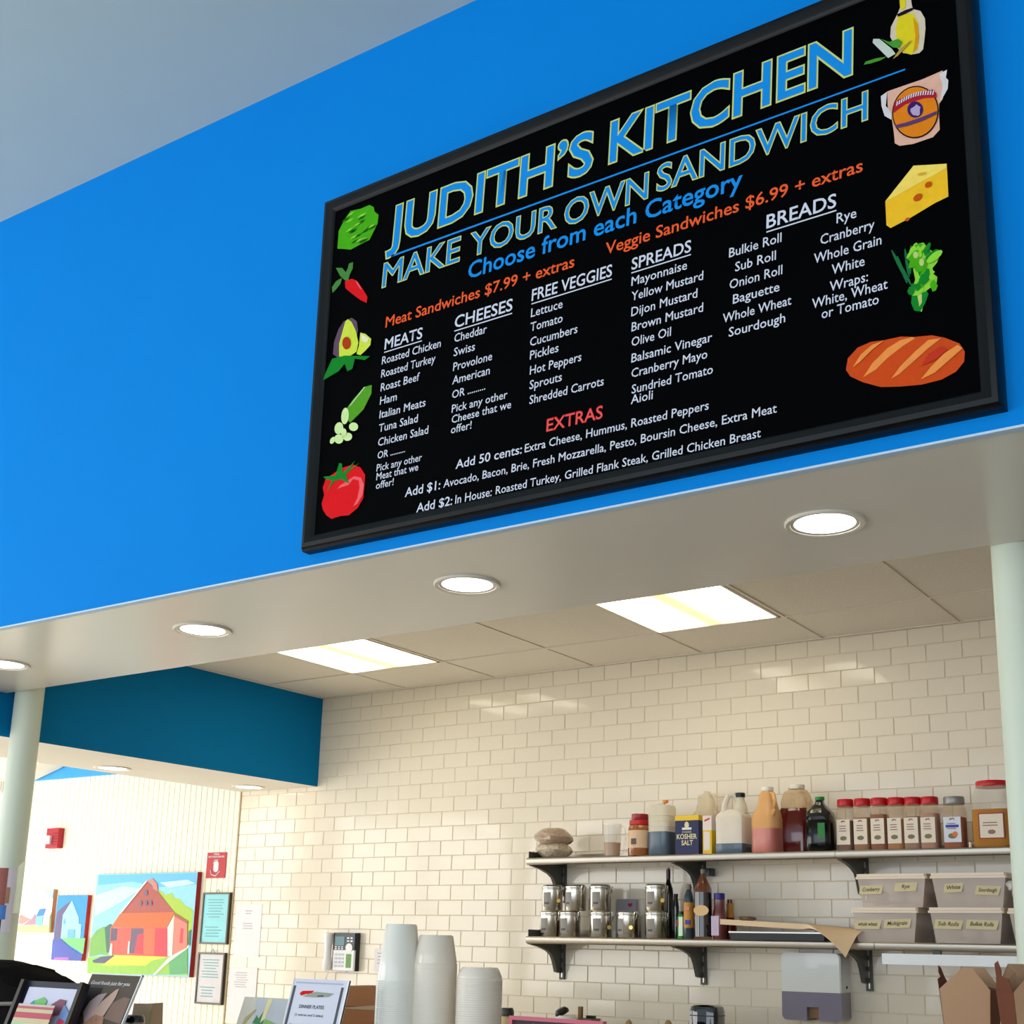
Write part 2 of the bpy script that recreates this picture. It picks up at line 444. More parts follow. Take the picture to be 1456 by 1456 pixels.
LINES = '''JUDITH\u2019S|H|-2.223|-1.527|3.4736|0.1203
KITCHEN|H|-1.468|-0.820|3.4762|0.1185
MAKE|M|-2.235|-1.956|3.3420|0.0746
YOUR|M|-1.917|-1.635|3.3421|0.0710
OWN|M|-1.607|-1.358|3.3355|0.0717
SANDWICH|M|-1.330|-0.786|3.3427|0.0723
Choose from each Category|C|-1.922|-1.097|3.2760|0.0507
Meat Sandwiches $7.99 + extras|O|-2.215|-1.574|3.2084|0.0343
Veggie Sandwiches $6.99 + extras|O|-1.480|-0.801|3.2139|0.0340
MEATS|U|-2.214|-2.076|3.1394|0.0342
CHEESES|U|-1.962|-1.768|3.1386|0.0360
FREE VEGGIES|U|-1.706|-1.460|3.1477|0.0344
SPREADS|U|-1.403|-1.236|3.1471|0.0329
BREADS|U|-1.038|-0.866|3.1451|0.0362
EXTRAS|R|-1.650|-1.483|2.7651|0.0343
Roasted Chicken|W|-2.221|-2.008|3.0946|0.0240
Roasted Turkey|W|-2.221|-2.025|3.0535|0.0239
Roast Beef|W|-2.220|-2.079|3.0114|0.0239
Ham|W|-2.220|-2.158|2.9705|0.0239
Italian Meats|W|-2.219|-2.053|2.9287|0.0235
Tuna Salad|W|-2.219|-2.078|2.8869|0.0234
Chicken Salad|W|-2.219|-2.039|2.8448|0.0232
OR .........|W|-2.218|-2.118|2.8067|0.0211
Pick any other|W|-2.219|-2.057|2.7693|0.0209
Meat that we|W|-2.218|-2.068|2.7435|0.0209
offer!|W|-2.218|-2.154|2.7170|0.0209
Cheddar|W|-1.961|-1.851|3.0952|0.0243
Swiss|W|-1.961|-1.889|3.0534|0.0242
Provolone|W|-1.961|-1.830|3.0100|0.0240
American|W|-1.962|-1.836|2.9704|0.0239
OR .........|W|-1.961|-1.849|2.9290|0.0227
Pick any other|W|-1.960|-1.776|2.8874|0.0224
Cheese that we|W|-1.959|-1.763|2.8563|0.0223
offer!|W|-1.960|-1.891|2.8266|0.0224
Lettuce|W|-1.707|-1.608|3.1008|0.0244
Tomato|W|-1.708|-1.607|3.0600|0.0242
Cucumbers|W|-1.708|-1.561|3.0174|0.0240
Pickles|W|-1.707|-1.618|2.9794|0.0240
Hot Peppers|W|-1.706|-1.548|2.9362|0.0237
Sprouts|W|-1.706|-1.606|2.8952|0.0237
Shredded Carrots|W|-1.705|-1.481|2.8531|0.0233
Mayonnaise|W|-1.403|-1.247|3.1026|0.0240
Yellow Mustard|W|-1.403|-1.204|3.0616|0.0238
Dijon Mustard|W|-1.403|-1.220|3.0192|0.0237
Brown Mustard|W|-1.402|-1.205|2.9776|0.0235
Olive Oil|W|-1.402|-1.292|2.9371|0.0235
Balsamic Vinegar|W|-1.402|-1.182|2.8937|0.0231
Cranberry Mayo|W|-1.402|-1.195|2.8534|0.0230
Sundried Tomato|W|-1.401|-1.181|2.8106|0.0228
Aioli|W|-1.403|-1.342|2.7834|0.0231
Bulkie Roll|W|-1.135|-1.001|3.0990|0.0239
Sub Roll|W|-1.120|-1.016|3.0574|0.0237
Onion Roll|W|-1.135|-1.001|3.0158|0.0236
Baguette|W|-1.127|-1.009|2.9750|0.0234
Whole Wheat|W|-1.154|-0.981|2.9327|0.0233
Sourdough|W|-1.139|-0.997|2.8930|0.0231
Rye|W|-0.867|-0.820|3.1029|0.0247
Cranberry|W|-0.907|-0.780|3.0613|0.0245
Whole Grain|W|-0.924|-0.766|3.0186|0.0243
White|W|-0.883|-0.806|2.9785|0.0242
Wraps:|W|-0.889|-0.800|2.9381|0.0240
White, Wheat|W|-0.932|-0.757|2.9077|0.0239
or Tomato|W|-0.910|-0.778|2.8769|0.0238
Add 50 cents:|A|-1.939|-1.725|2.7215|0.0257
Extra Cheese, Hummus, Roasted Peppers|W|-1.716|-1.193|2.7221|0.0222
Add $1:|A|-2.111|-1.989|2.6742|0.0265
Avocado, Bacon, Brie, Fresh Mozzarella, Pesto, Boursin Cheese, Extra Meat|W|-1.978|-1.023|2.6757|0.0221
Add $2:|A|-2.068|-1.946|2.6221|0.0261
In House:|W|-1.936|-1.817|2.6228|0.0236
Roasted Turkey, Grilled Flank Steak, Grilled Chicken Breast|W|-1.804|-1.063|2.6246|0.0218'''
# ------------------------------------------------------------------ menu board
XL, XR, ZL0, ZH0 = -2.487, -0.53, 1.5+1.077, 1.5+2.203
board = thing('menu_board', 'large framed black menu board with blue headline lettering on the blue header', 'sign', ((XL+XR)/2, YF, ZL0))
OX, OY, OZ = board.location
M_frame = mat('black_frame', (10, 12, 15), 0.32, var=0.15, spec=0.3)
M_panel = mat('black_board_print', (1, 1, 2), 0.6, var=0.1, spec=0.03)
def L(x, y, z): return (x-OX, y-OY, z-OZ)
fr = MB(); fw = 0.046
def bar(p0, p1, q0, q1):   # outer edge p0-p1, inner edge q0-q1 (x,z)
    prof = [(0.0, 0.0), (0.0, -.030), (0.18, -.043), (0.42, -.046), (0.75, -.040), (1.0, -.028), (1.0, 0.0)]
    vs = []
    for a, b2 in ((p0, q0), (p1, q1)):
        for t, y in prof: vs.append(L(a[0]+(b2[0]-a[0])*t, YF+y, a[1]+(b2[1]-a[1])*t))
    n = len(prof)
    fr.add(vs, [(i, i+1, n+i+1, n+i) for i in range(n-1)]+[(n-1, 0, n, 2*n-1)])
o = [(XL, ZL0), (XR, ZL0), (XR, ZH0), (XL, ZH0)]
i_ = [(XL+fw, ZL0+fw), (XR-fw, ZL0+fw), (XR-fw, ZH0-fw), (XL+fw, ZH0-fw)]
for k in range(4): bar(o[k], o[(k+1) % 4], i_[k], i_[(k+1) % 4])
fr.build('frame', M_frame, board)
MB().box(XL+.02-OX, XR-.02-OX, -.030, -.001, .02, ZH0-.02-OZ).build('panel', M_panel, board)
YT = YF-0.0315
Mt = {'W': mat('print_pale_grey', (208, 212, 228), 0.6, var=0.03), 'O': mat('print_orange', (236, 92, 44), 0.6, var=0.05),
      'B': mat('print_blue', (20, 140, 226), 0.6, var=0.03), 'Y': mat('print_olive_yellow', (206, 212, 120), 0.6, var=0.05),
      'R': mat('print_red', (238, 84, 84), 0.6, var=0.05), 'G': mat('print_dark_red', (168, 20, 26), 0.6, var=0.05)}
YY = YT-OY
for ln in LINES.split('\n'):
    s, k, a, b2, z, cap = ln.split('|'); a, b2, z, cap = float(a)-OX, float(b2)-OX, float(z)-OZ, float(cap)
    sh = 0.05
    if k in 'HM':
        nm = 'headline' if k == 'H' else 'subheadline'
        off = 0.013 if k == 'H' else 0.027
        me = text_mesh(s, 0.0); xs_ = [v.co.x for v in me.vertices]; ref = (min(xs_), max(xs_)); bpy.data.meshes.remove(me)
        if k == 'H':
            text(s, a, b2, z+.001, cap*.97, Mt['Y'], board, YY, off+.027, sh, nm+'_outline', ref=ref)
            text(s, a, b2, z+.001, cap*.97, Mt['B'], board, YY-.0006, off, sh, nm, ref=ref)
        else:
            text(s, a, b2, z, cap, Mt['Y'], board, YY, off, sh, nm+'_outline', ref=ref)
            text(s, a, b2, z, cap, Mt['B'], board, YY-.0006, -0.003, sh, nm, ref=ref)
    elif k == 'C': text(s, a, b2, z, cap*.95, Mt['B'], board, YY, .014, sh, 'subheadline')
    elif k == 'O': text(s, a, b2, z, cap*.95, Mt['O'], board, YY, .010, sh)
    elif k == 'U': text(s, a, b2, z, cap*.95, Mt['W'], board, YY, .012, sh, 'column_heading', under=True)
    elif k == 'R':
        text(s, a, b2, z, cap, Mt['G'], board, YY, .020, sh, 'column_heading_shadow'); text(s, a, b2, z, cap*.95, Mt['R'], board, YY-.0006, .008, sh, 'column_heading')
    elif k == 'A': text(s, a, b2, z, cap*.95, Mt['W'], board, YY, .010, sh)
    else: text(s, a, b2, z, cap, Mt['W'], board, YY, .006, sh, res=2)
zz = 1.5+1.93
A = atY(556, 365.7, YT); B2 = atY(1287, 98, YT)
MB().add([L(A.x, YT, A.z), L(B2.x, YT, B2.z-.003), L(B2.x, YT, B2.z+.001), L(A.x, YT, A.z+.006)], [(0, 1, 2, 3)]).build('rule_line', Mt['B'], board)
BO = (OX, OY, OZ)
def pm(name, c): return mat('print_'+name, c, 0.6, var=0.12, scale=60)
G1, G2, G3, G4 = pm('leaf_green', (70, 170, 20)), pm('dark_green', (20, 96, 20)), pm('light_green', (140, 214, 60)), pm('emerald', (16, 130, 40))
RD, PK, OR_, YL, YG, CRM, BRN, PUR, BKp = pm('scarlet', (222, 22, 30)), pm('rose', (246, 96, 104)), pm('burnt_orange', (220, 92, 38)), pm('yellow', (244, 190, 40)), pm('lime_flesh', (206, 222, 70)), pm('cream', (232, 230, 190)), pm('pit_brown', (176, 58, 20)), pm('purple_skin', (96, 74, 96)), pm('near_black', (24, 14, 20))
def c1(pts, o=(420, 250), s=5.6): return [(o[0]+x/s, o[1]+y/s) for x, y in pts]
# lettuce
lay = [(0, c1([(335, 580), (345, 440), (385, 360), (440, 280), (520, 262), (590, 232), (625, 250), (630, 285), (662, 310), (655, 380), (620, 450), (590, 510), (520, 545), (440, 588), (380, 582)]))]
r = random.Random(3)
for k in range(26):
    x, y = r.uniform(370, 620), r.uniform(300, 540)
    if abs((x-500)/150)+abs((y-410)/165) > 1.05: continue
    lay.append((1 if k % 2 else 2, c1([(x-34, y+20), (x-6, y-6), (x+34, y-22), (x+6, y+4)])))
print_part('printed_lettuce', board, lay, YT, BO, [G1, G2, G3])
# carrot
print_part('printed_carrot', board, [(0, c1([(395, 840), (450, 820), (490, 835), (530, 890), (575, 965), (568, 1012), (520, 990), (440, 930), (400, 895)])),
    (1, c1([(480, 840), (500, 850), (530, 905), (515, 900)])), (2, c1([(400, 835), (360, 800), (325, 735), (375, 735), (405, 770), (420, 740), (430, 700), (462, 690), (460, 740), (435, 790), (425, 835)])),
    (2, c1([(300, 935), (295, 890), (330, 840), (375, 815), (365, 860), (330, 905)]))], YT, BO, [RD, PK, mat('print_sage', (70, 130, 60), 0.6)])
# avocado
print_part('printed_avocado', board, [(0, c1([(300, 1420), (310, 1320), (345, 1220), (385, 1160), (450, 1130), (490, 1160), (500, 1230), (480, 1330), (340, 1450)])),
    (1, c1([(350, 1440), (350, 1340), (380, 1230), (400, 1160), (420, 1142), (450, 1165), (485, 1240), (503, 1330), (490, 1400), (420, 1448)])),
    (2, c1([(490, 1420), (510, 1350), (520, 1250), (560, 1260), (607, 1300), (600, 1350), (560, 1395), (520, 1430)])), (4, c1([(525, 1260), (590, 1295), (575, 1330), (530, 1320)])),
    (3, c1(ell(412, 1335, 34, 50, 16))), (5, c1([(300, 1460), (400, 1435), (600, 1440), (560, 1470), (480, 1460), (460, 1540), (420, 1560), (400, 1500), (350, 1560), (230, 1630), (240, 1590)]))], YT, BO, [PUR, YG, YG, BRN, CRM, G4])
# zucchini and slices
c2 = lambda p: c1(p, (420, 500), 4.854)
print_part('printed_zucchini', board, [(0, c2([(360, 385), (400, 330), (475, 245), (528, 230), (525, 290), (470, 400), (380, 490), (355, 470)])), (2, c2([(475, 245), (486, 243), (385, 370), (365, 385)])),
    (1, c2(ell(345, 445, 26, 58, 14, .1))), (1, c2(ell(303, 530, 30, 42, 14, .2))), (1, c2(ell(405, 520, 32, 30, 14))), (1, c2(ell(365, 590, 32, 28, 14, -.3))), (1, c2(ell(305, 605, 32, 33, 14))), (1, c2(ell(262, 615, 16, 26, 12, .5))), (1, c2(ell(340, 560, 20, 28, 12)))], YT, BO, [pm('courgette_green', (84, 156, 36)), pm('pale_lime', (206, 232, 160)), pm('pale_edge', (180, 214, 160))])
print_part('printed_tomato', board, [(0, c2([(182, 1050), (200, 990), (190, 940), (210, 880), (280, 830), (330, 800), (400, 780), (450, 800), (482, 850), (478, 920), (470, 1010), (430, 1080), (370, 1130), (310, 1135), (250, 1155), (215, 1130), (190, 1090)])),
    (1, c2([(400, 1070), (430, 1010), (445, 940), (440, 890), (400, 880), (370, 920), (310, 940), (290, 950), (310, 925), (370, 885), (410, 860), (455, 870), (475, 920), (465, 990), (430, 1050)])),
    (2, c2([(195, 865), (280, 855), (305, 770), (325, 775), (328, 840), (380, 790), (415, 752), (375, 815), (445, 768), (350, 850), (375, 915), (320, 880), (270, 895), (220, 970), (255, 890), (215, 882)]))], YT, BO, [RD, PK, G4])
# oil bottle with leaves
c3 = lambda p: c1(p, (1200, 0), 5.6875)
print_part('printed_oil_bottle', board, [(0, c3([(440, 100), (455, 60), (450, -20), (540, -20), (550, 45), (560, 75), (620, 90), (655, 150), (660, 230), (650, 330), (640, 400), (610, 430), (560, 440), (480, 430), (420, 380), (375, 300), (380, 220), (410, 160)])),
    (1, c3([(440, 130), (480, 115), (560, 110), (600, 180), (610, 290), (600, 390), (550, 445), (490, 430), (430, 350), (420, 230)])), (2, c3([(560, 140), (600, 200), (608, 300), (595, 395), (560, 430), (580, 300)])), (1, c3([(455, 60), (450, -20), (500, -20), (500, 60), (470, 85)])),
    (3, c3([(438, 140), (430, 120), (500, 85), (580, 60), (560, 85), (480, 125)])), (4, c3([(235, 350), (240, 320), (290, 320), (390, 400), (420, 440), (360, 475)])), (5, c3([(300, 320), (370, 345), (440, 320), (475, 345), (450, 395), (400, 390)])), (5, c3([(165, 530), (180, 505), (260, 480), (350, 465), (300, 495), (220, 520)])),
    (6, c3([(400, 485), (460, 400), (550, 330), (540, 350), (440, 460)]))], YT, BO, [pm('pale_glass', (214, 200, 176)), pm('oil_yellow', (226, 206, 36)), pm('oil_amber', (216, 150, 20)), BKp, pm('pale_grey_green', (196, 206, 196)), pm('basil', (70, 150, 50)), pm('straw', (180, 150, 60))])
# jar with an oval orange label
print_part('printed_jar', board, [(0, c3([(350, 740), (640, 640), (800, 570), (790, 620), (815, 690), (800, 800), (770, 840), (770, 940), (775, 1050), (720, 1110), (560, 1165), (450, 1180), (412, 1160), (405, 1080), (380, 910), (355, 880)])),
    (1, c3([(770, 600), (835, 565), (825, 630), (845, 650), (840, 720), (800, 790), (775, 820), (800, 700)])), (1, c3([(300, 780), (350, 745), (340, 860), (385, 910), (385, 970), (330, 940), (305, 860)])),
    (2, c3(ell(580, 910, 188, 214, 30, .2))), (3, c3(ell(580, 910, 178, 203, 30, .2))),
    (4, c3([(408, 850), (440, 810), (560, 765), (720, 728), (750, 760), (752, 795), (650, 800), (500, 850), (402, 920)])), (5, c3(ell(580, 892, 64, 66, 18))), (7, c3(ell(585, 900, 40, 44, 14, .3, .2))),
    (6, c3([(415, 1020), (500, 1000), (620, 960), (755, 905), (755, 930), (640, 985), (520, 1025), (425, 1045)]))], YT, BO,
    [pm('peach', (226, 176, 154)), pm('white_grey', (214, 210, 214)), BKp, pm('label_orange', (226, 128, 26)), pm('crimson_band', (176, 30, 50)), pm('indigo', (60, 30, 100)), pm('violet_band', (90, 60, 110)), pm('mauve', (180, 160, 200))])
pa, pb = atY(1274.5, 149.5, YT), atY(1329, 133, YT); k = MB()
for q in range(16):
    u = (q+.5)/16; x_ = pa.x+(pb.x-pa.x)*u-OX; z_ = pa.z+(pb.z-pa.z)*u+0.010*math.sin(PI*u)-.006-OZ
    k.add([(x_-.002, YY-.0046, z_), (x_+.001, YY-.0046, z_), (x_+.003, YY-.0046, z_+.010), (x_, YY-.0046, z_+.010)], [(0, 1, 2, 3)])
kb = k.build('label_strokes', Mt['W'], board); kb['kind'] = 'stuff'
# cheese
c4 = lambda p: c1(p, (1180, 220), 4.282)
print_part('printed_cheese', board, [(0, c4([(338, 285), (510, 68), (712, 55), (722, 255), (640, 295), (490, 385), (370, 447), (345, 430)])), (1, c4([(338, 285), (510, 68), (712, 57), (708, 85), (560, 165), (400, 255)])),
    (2, c4(ell(538, 262, 32, 20, 14, -.6))), (2, c4(ell(602, 185, 24, 17, 14, -.6))), (3, c4(ell(562, 120, 28, 8, 12, -.2))), (2, c4(ell(475, 398, 16, 10, 10, -.5)))], YT, BO, [YL, pm('pale_cheese', (250, 216, 100)), pm('cheese_hole', (196, 84, 12)), pm('cheese_dent', (222, 170, 50))])
# celery bunch
r = random.Random(11)
lay = [(3, c4([(505, 600), (525, 545), (570, 535), (600, 570), (640, 600), (680, 590), (650, 660), (625, 690), (640, 750), (625, 800), (585, 830), (560, 955), (515, 950), (500, 820), (520, 760), (505, 690)])), (0, c4([(500, 830), (540, 850), (590, 830), (600, 850), (580, 905), (550, 955), (515, 950), (495, 905)])), (1, c4([(530, 840), (560, 840), (560, 900), (545, 925)]))]
for x, y, a in ((415, 660, .45), (440, 700, .35), (470, 660, .15), (492, 640, -.02), (455, 720, .5)): lay.append((2, c4(ell(x, y, 9, 92, 10, -a))))
for k in range(34):
    x, y = r.uniform(500, 640), r.uniform(560, 830)
    lay.append(((0, 3, 4)[k % 3], c4(ell(x, y, r.uniform(12, 28), r.uniform(22, 48), 8, r.uniform(0, 1.2), .25, k))))
lay += [(3, c4(ell(640, 625, 22, 60, 10, .9))), (0, c4(ell(600, 570, 12, 34, 10, .4))), (1, c4(ell(525, 615, 16, 22, 8))), (1, c4(ell(562, 660, 16, 24, 8)))]
print_part('printed_celery', board, lay, YT, BO, [G4, pm('stalk_cream', (190, 206, 120)), pm('scallion_green', (24, 110, 60)), G3, G1])
# loaf
print_part('printed_loaf', board, [(0, c4([(98, 1310), (110, 1240), (170, 1175), (250, 1140), (330, 1130), (430, 1108), (520, 1110), (620, 1100), (700, 1115), (790, 1150), (822, 1200), (818, 1260), (770, 1320), (680, 1370), (560, 1400), (430, 1412), (310, 1415), (200, 1385), (125, 1350)])),
    (1, c4([(205, 1355), (260, 1270), (350, 1180), (430, 1130), (500, 1112), (520, 1118), (440, 1170), (350, 1240), (280, 1310)])), (1, c4([(375, 1365), (430, 1290), (520, 1200), (600, 1130), (680, 1118), (600, 1180), (500, 1270), (420, 1340)])),
    (1, c4([(555, 1370), (620, 1290), (700, 1210), (780, 1160), (810, 1180), (720, 1260), (640, 1330)])), (1, c4([(140, 1300), (190, 1220), (260, 1160), (330, 1135), (260, 1190), (180, 1270)])),
    (2, c4([(560, 1290), (600, 1220), (680, 1170), (720, 1190), (650, 1250)]))], YT, BO, [pm('crust', (206, 74, 26)), pm('crust_light', (238, 146, 72)), pm('crust_red', (196, 54, 34))])
# ------------------------------------------------------------------ wall shelves
YS0, YS1 = 4.95, YW-0.001                       # front edge and back of the shelves
ZU, ZLW = 1.5+0.386, 1.5+0.023                  # upper and lower shelf top
M_dark = mat('dark_grey_bracket', (84, 82, 76), 0.5, metal=0.3, var=0.15)
M_edge = mat('satin_steel_edge', (176, 168, 156), 0.36, metal=1.0, var=0.05, scale=30, stretch=(1, 30, 30))
def X_at(px, py, Y): return atY(px, py, Y).x
def shelf(xa, xb, z, brk, label, lipL=False, flat=False):
    t = thing('wall_shelf', label, 'shelf', ((xa+xb)/2, YS1, z), (0, 0, 0), 'steel wall shelves'); cx = (xa+xb)/2
    w = (xb-xa)/2; d = YS1-YS0
    m = MB().box(-w, w, -d+.012, 0, -.003, -.0005)
    pr = [(-d+.014, 0), (-d+.006, -.0005), (-d, -.006), (-d-.001, -.017), (-d+.002, -.028), (-d+.010, -.033), (-d+.014, -.031)]
    m.prism(pr, -w, w, 'x', 0)
    m.build('shelf_plate', M_edge, t)
    if lipL: MB().box(-w, -w+.003, -d+.02, 0, -.003, .031).build('side_lip', M_dark, t)  # steel lip given a dark colour to stand for the shade on it
    MB().box(-w, w, -.004, 0, -.003, .034).build('back_lip', M_edge, t)
    for bx in brk:
        x = bx-cx
        b = MB()
        pf = [(0, -.004), (-d+.02, -.004), (-d+.02, -.036), (-.20, -.048), (-.13, -.066), (-.095, -.083), (-.075, -.110), (-.05, -.165), (-.02, -.17), (0, -.17)]
        b.prism(pf, x-.009, x+.009, 'x'); b.build('bracket', M_dark, t)
        s = MB().box(x-.002, x+.026, -.012, 0, -.20, -.004)
        s.build('slotted_strip', M_dark, t)
        q = MB()
        for k in range(4): q.box(x+.010, x+.016, -.0135, -.011, -.19+k*.045, -.165+k*.045)
        q.build('slot', M_steel, t)
    return t
xs_u = X_at(1187, 1212, YS0); xs_l = X_at(1243, 1345, YS0)
shelf(-3.385, xs_u-.001, ZU, (-3.372, -2.612), 'long steel wall shelf on the tiles, upper one, carrying jugs and boxes', True)
shelf(xs_u+.001, 0.62, ZU, (-1.842, -0.6), 'steel wall shelf on the tiles, upper one, carrying red-lidded spice jars')
shelf(-3.378, xs_l-.001, ZLW, (-3.372, -2.612, -1.842), 'long steel wall shelf on the tiles, lower one, carrying steel canisters', True)
shelf(xs_l+.001, 0.62, ZLW, (-0.6,), 'steel wall shelf on the tiles, lower one, carrying plastic bread bins')
xr = X_at(1255, 1355, YS0)
t = thing('ticket_rail', 'pale metal rail fixed along the shelf edge below the bread bins', 'rail', (xr, YS0, ZLW))
MB().box(0, 2.0, -.012, .012, -.085, -.044).build('rail_bar', mat('pale_blue_grey_metal', (242, 246, 250), 0.3, var=0.03), t)
MB().box(.2, .23, -.01, .01, -.044, -.03).box(1.7, 1.73, -.01, .01, -.044, -.03).build('clip', M_dark, t)

def place(pl, pr, pt, Y, base=None):
    """world x centre, apparent width and height of an item seen between pixels pl..pr with its top at pixel row pt"""
    xm = (pl+pr)/2; q = atY(xm, pt, Y); dep = (q-EYE).dot(FWD)
    return q.x, (pr-pl)*dep/FOC, q.z
def uz(z0=None): return ZU
red_lid = mat('red_plastic_lid', (196, 22, 30), 0.35, var=0.06)
M_clear = mat('clear_plastic', (226, 218, 200), 0.1, alpha=0.30, var=0.02)
M_milky = mat('milky_plastic', (236, 226, 204), 0.3, alpha=0.72, var=0.03)
M_label = mat('cream_label', (236, 222, 204), 0.6, var=0.04)
M_ink = mat('dark_ink', (60, 44, 40), 0.6)
def marks(mb, x0, x1, z0, z1, y, n, seed=1, mi=0):
    r = random.Random(seed); h = (z1-z0)/n
    for k in range(n):
        a = x0+(x1-x0)*r.uniform(0, .15); b2 = x1-(x1-x0)*r.uniform(0, .25)
        mb.box(a, b2, y-.0004, y, z0+h*k+h*.25, z0+h*k+h*.6, mi)
    return mb

# spice jars
M_jarc = mat('clear_amber_plastic', (226, 190, 150), 0.08, alpha=0.22, var=0.02)
def spice_jar(w, hgt, lid, spice, label, x, y, z, fill=0.62, group=None, lab=True, name='spice_jar', lidr=.40, labcol=None):
    t = thing(name, label, 'jar', (x, y, z), (0, 0, 0), group)
    r = w/2; s = hgt
    MB().lathe([(r*.94, 0), (r, .004), (r, s*.66), (r*.97, s*.72), (r*.88, s*.80), (r*.84, s*.84), (r*.84, s*.87)], 28, p=5).build('jar_body', M_jarc, t)
    MB().lathe([(r*.90, .003), (r*.94, .008), (r*.94, s*fill), (r*.2, s*fill+.003)], 28, p=5).build('contents', spice, t)
    MB().lathe([(r*.94, s*.855), (r*.97, s*.865), (r*.97, s*.975), (r*.92, s), (0.0001, s)], 28).build('jar_lid', lid, t)
    if lab:
        lb = MB().box(-r*.80, r*.80, -r-.0012, -r+.003, s*.12, s*.60); lo = lb.build('jar_label', labcol or M_label, t)
        k = MB(); a = -r-.0016
        k.add([(-r*.3, a, s*.55), (-r*.12, a, s*.585), (0, a, s*.555), (r*.12, a, s*.585), (r*.3, a, s*.55), (r*.18, a, s*.545), (0, a, s*.575), (-r*.18, a, s*.545)], [(0, 1, 7), (1, 2, 6, 7), (2, 3, 5, 6), (3, 4, 5)])
        marks(k, -r*.6, r*.6, s*.36, s*.50, a, 3, 5); k.build('label_print', mat('faded_print', (150, 110, 96), 0.6), lo)
        MB().lathe([(0.0001, 0), (r*.42, 0)], 12, sy=.62, caps=False).build('label_picture', mat('herb_picture', (126, 116, 80), 0.6, var=.5, scale=200), lo, (0, a-.0004, s*.24), (PI/2, 0, 0))
    return t
GRP = 'red-lidded spice jars in a row'
spec = [(1190.5, 1213, 1137, (84, 60, 66), 'dark purple brown'), (1214.5, 1237, 1136, (150, 96, 70), 'tan'), (1238.5, 1261, 1135, (128, 44, 34), 'dark red'),
        (1262, 1285, 1134.5, (176, 110, 60), 'amber'), (1285.5, 1308.5, 1134, (150, 120, 110), 'grey brown'), (1309, 1333, 1133.5, (178, 130, 120), 'pinkish')]
nth = ['first', 'second', 'third', 'fourth', 'fifth', 'sixth']
YI = 5.03
for k, (a, b2, tp, colr, cn) in enumerate(spec):
    x, w, zt = place(a, b2, tp, YI)
    spice_jar(w*1.06, zt-ZU, red_lid, mat('spice_%d' % k, colr, 0.8, var=.2, scale=120), 'red-lidded spice jar, %s from the green-capped bottle, %s contents' % (nth[k], cn), x, YI, ZU, .58+.05*(k % 3), GRP)
x, w, zt = place(1335, 1365, 1133, YI)
t = spice_jar(w, zt-ZU, mat('grey_lid', (150, 150, 150), .4, metal=.5), mat('chilli_powder', (150, 42, 20), .8, var=.1), 'grey-lidded jar of red powder with a blue and white label', x+.012, YI+.015, ZU, .6, labcol=mat('white_blue_label', (222, 226, 240), .5))
MB().box(-w*.30, w*.30, -w/2-.0022, -w/2-.0012, (zt-ZU)*.40, (zt-ZU)*.45).build('blue_print', mat('label_blue', (30, 60, 170), .5), t)
MB().lathe([(0.0001, 0), (w*.13, 0)], 10, caps=False).build('orange_print', mat('label_orange2', (226, 120, 40), .5), t, (w*.12, -w/2-.0022, (zt-ZU)*.27), (PI/2, 0, 0))
x, w, zt = place(1383, 1437, 1111, YI)
t = thing('storage_jar', 'large square jar with a red lid, half full of ochre spice, beside the right-hand column', 'jar', (x, YI+.01, ZU)); r = w/2; s = zt-ZU
MB().lathe([(r*.93, 0), (r, .008), (r, s*.70), (r*.95, s*.80), (r*.80, s*.88), (r*.78, s*.92)], 32, p=5).build('jar_body', M_clear, t)
MB().lathe([(r*.935, -.0003), (r*1.004, .008), (r*1.004, s*.56), (r*.5, s*.58), (0.0001, s*.56)], 32, p=5).build('contents', mat('ochre_spice', (176, 118, 44), .85, var=.15, scale=150), t)
MB().lathe([(r*.84, s*.91), (r*.86, s*.92), (r*.86, s*.985), (r*.83, s), (0.0001, s)], 32).build('jar_lid', red_lid, t)
lo = MB().box(-r*.58, r*.72, -r-.002, -r+.003, s*.12, s*.50).build('jar_label', mat('red_label_edge', (150, 50, 50), .5), t)
MB().box(-r*.52, r*.66, -r-.003, -r-.0018, s*.135, s*.485).build('label_sheet', M_label, lo)
k = MB(); marks(k, -r*.4, r*.5, s*.30, s*.38, -r-.0034, 2, 3); k.lathe([(0.0001, 0), (r*.2, 0)], 10, c=(0, 0, 0), caps=False); k.v[-20:] = [(v[0]+r*.07, -r-.0036, v[1]*.6+s*.22) for v in k.v[-20:]]
k.build('label_print', mat('faded_print'), lo)

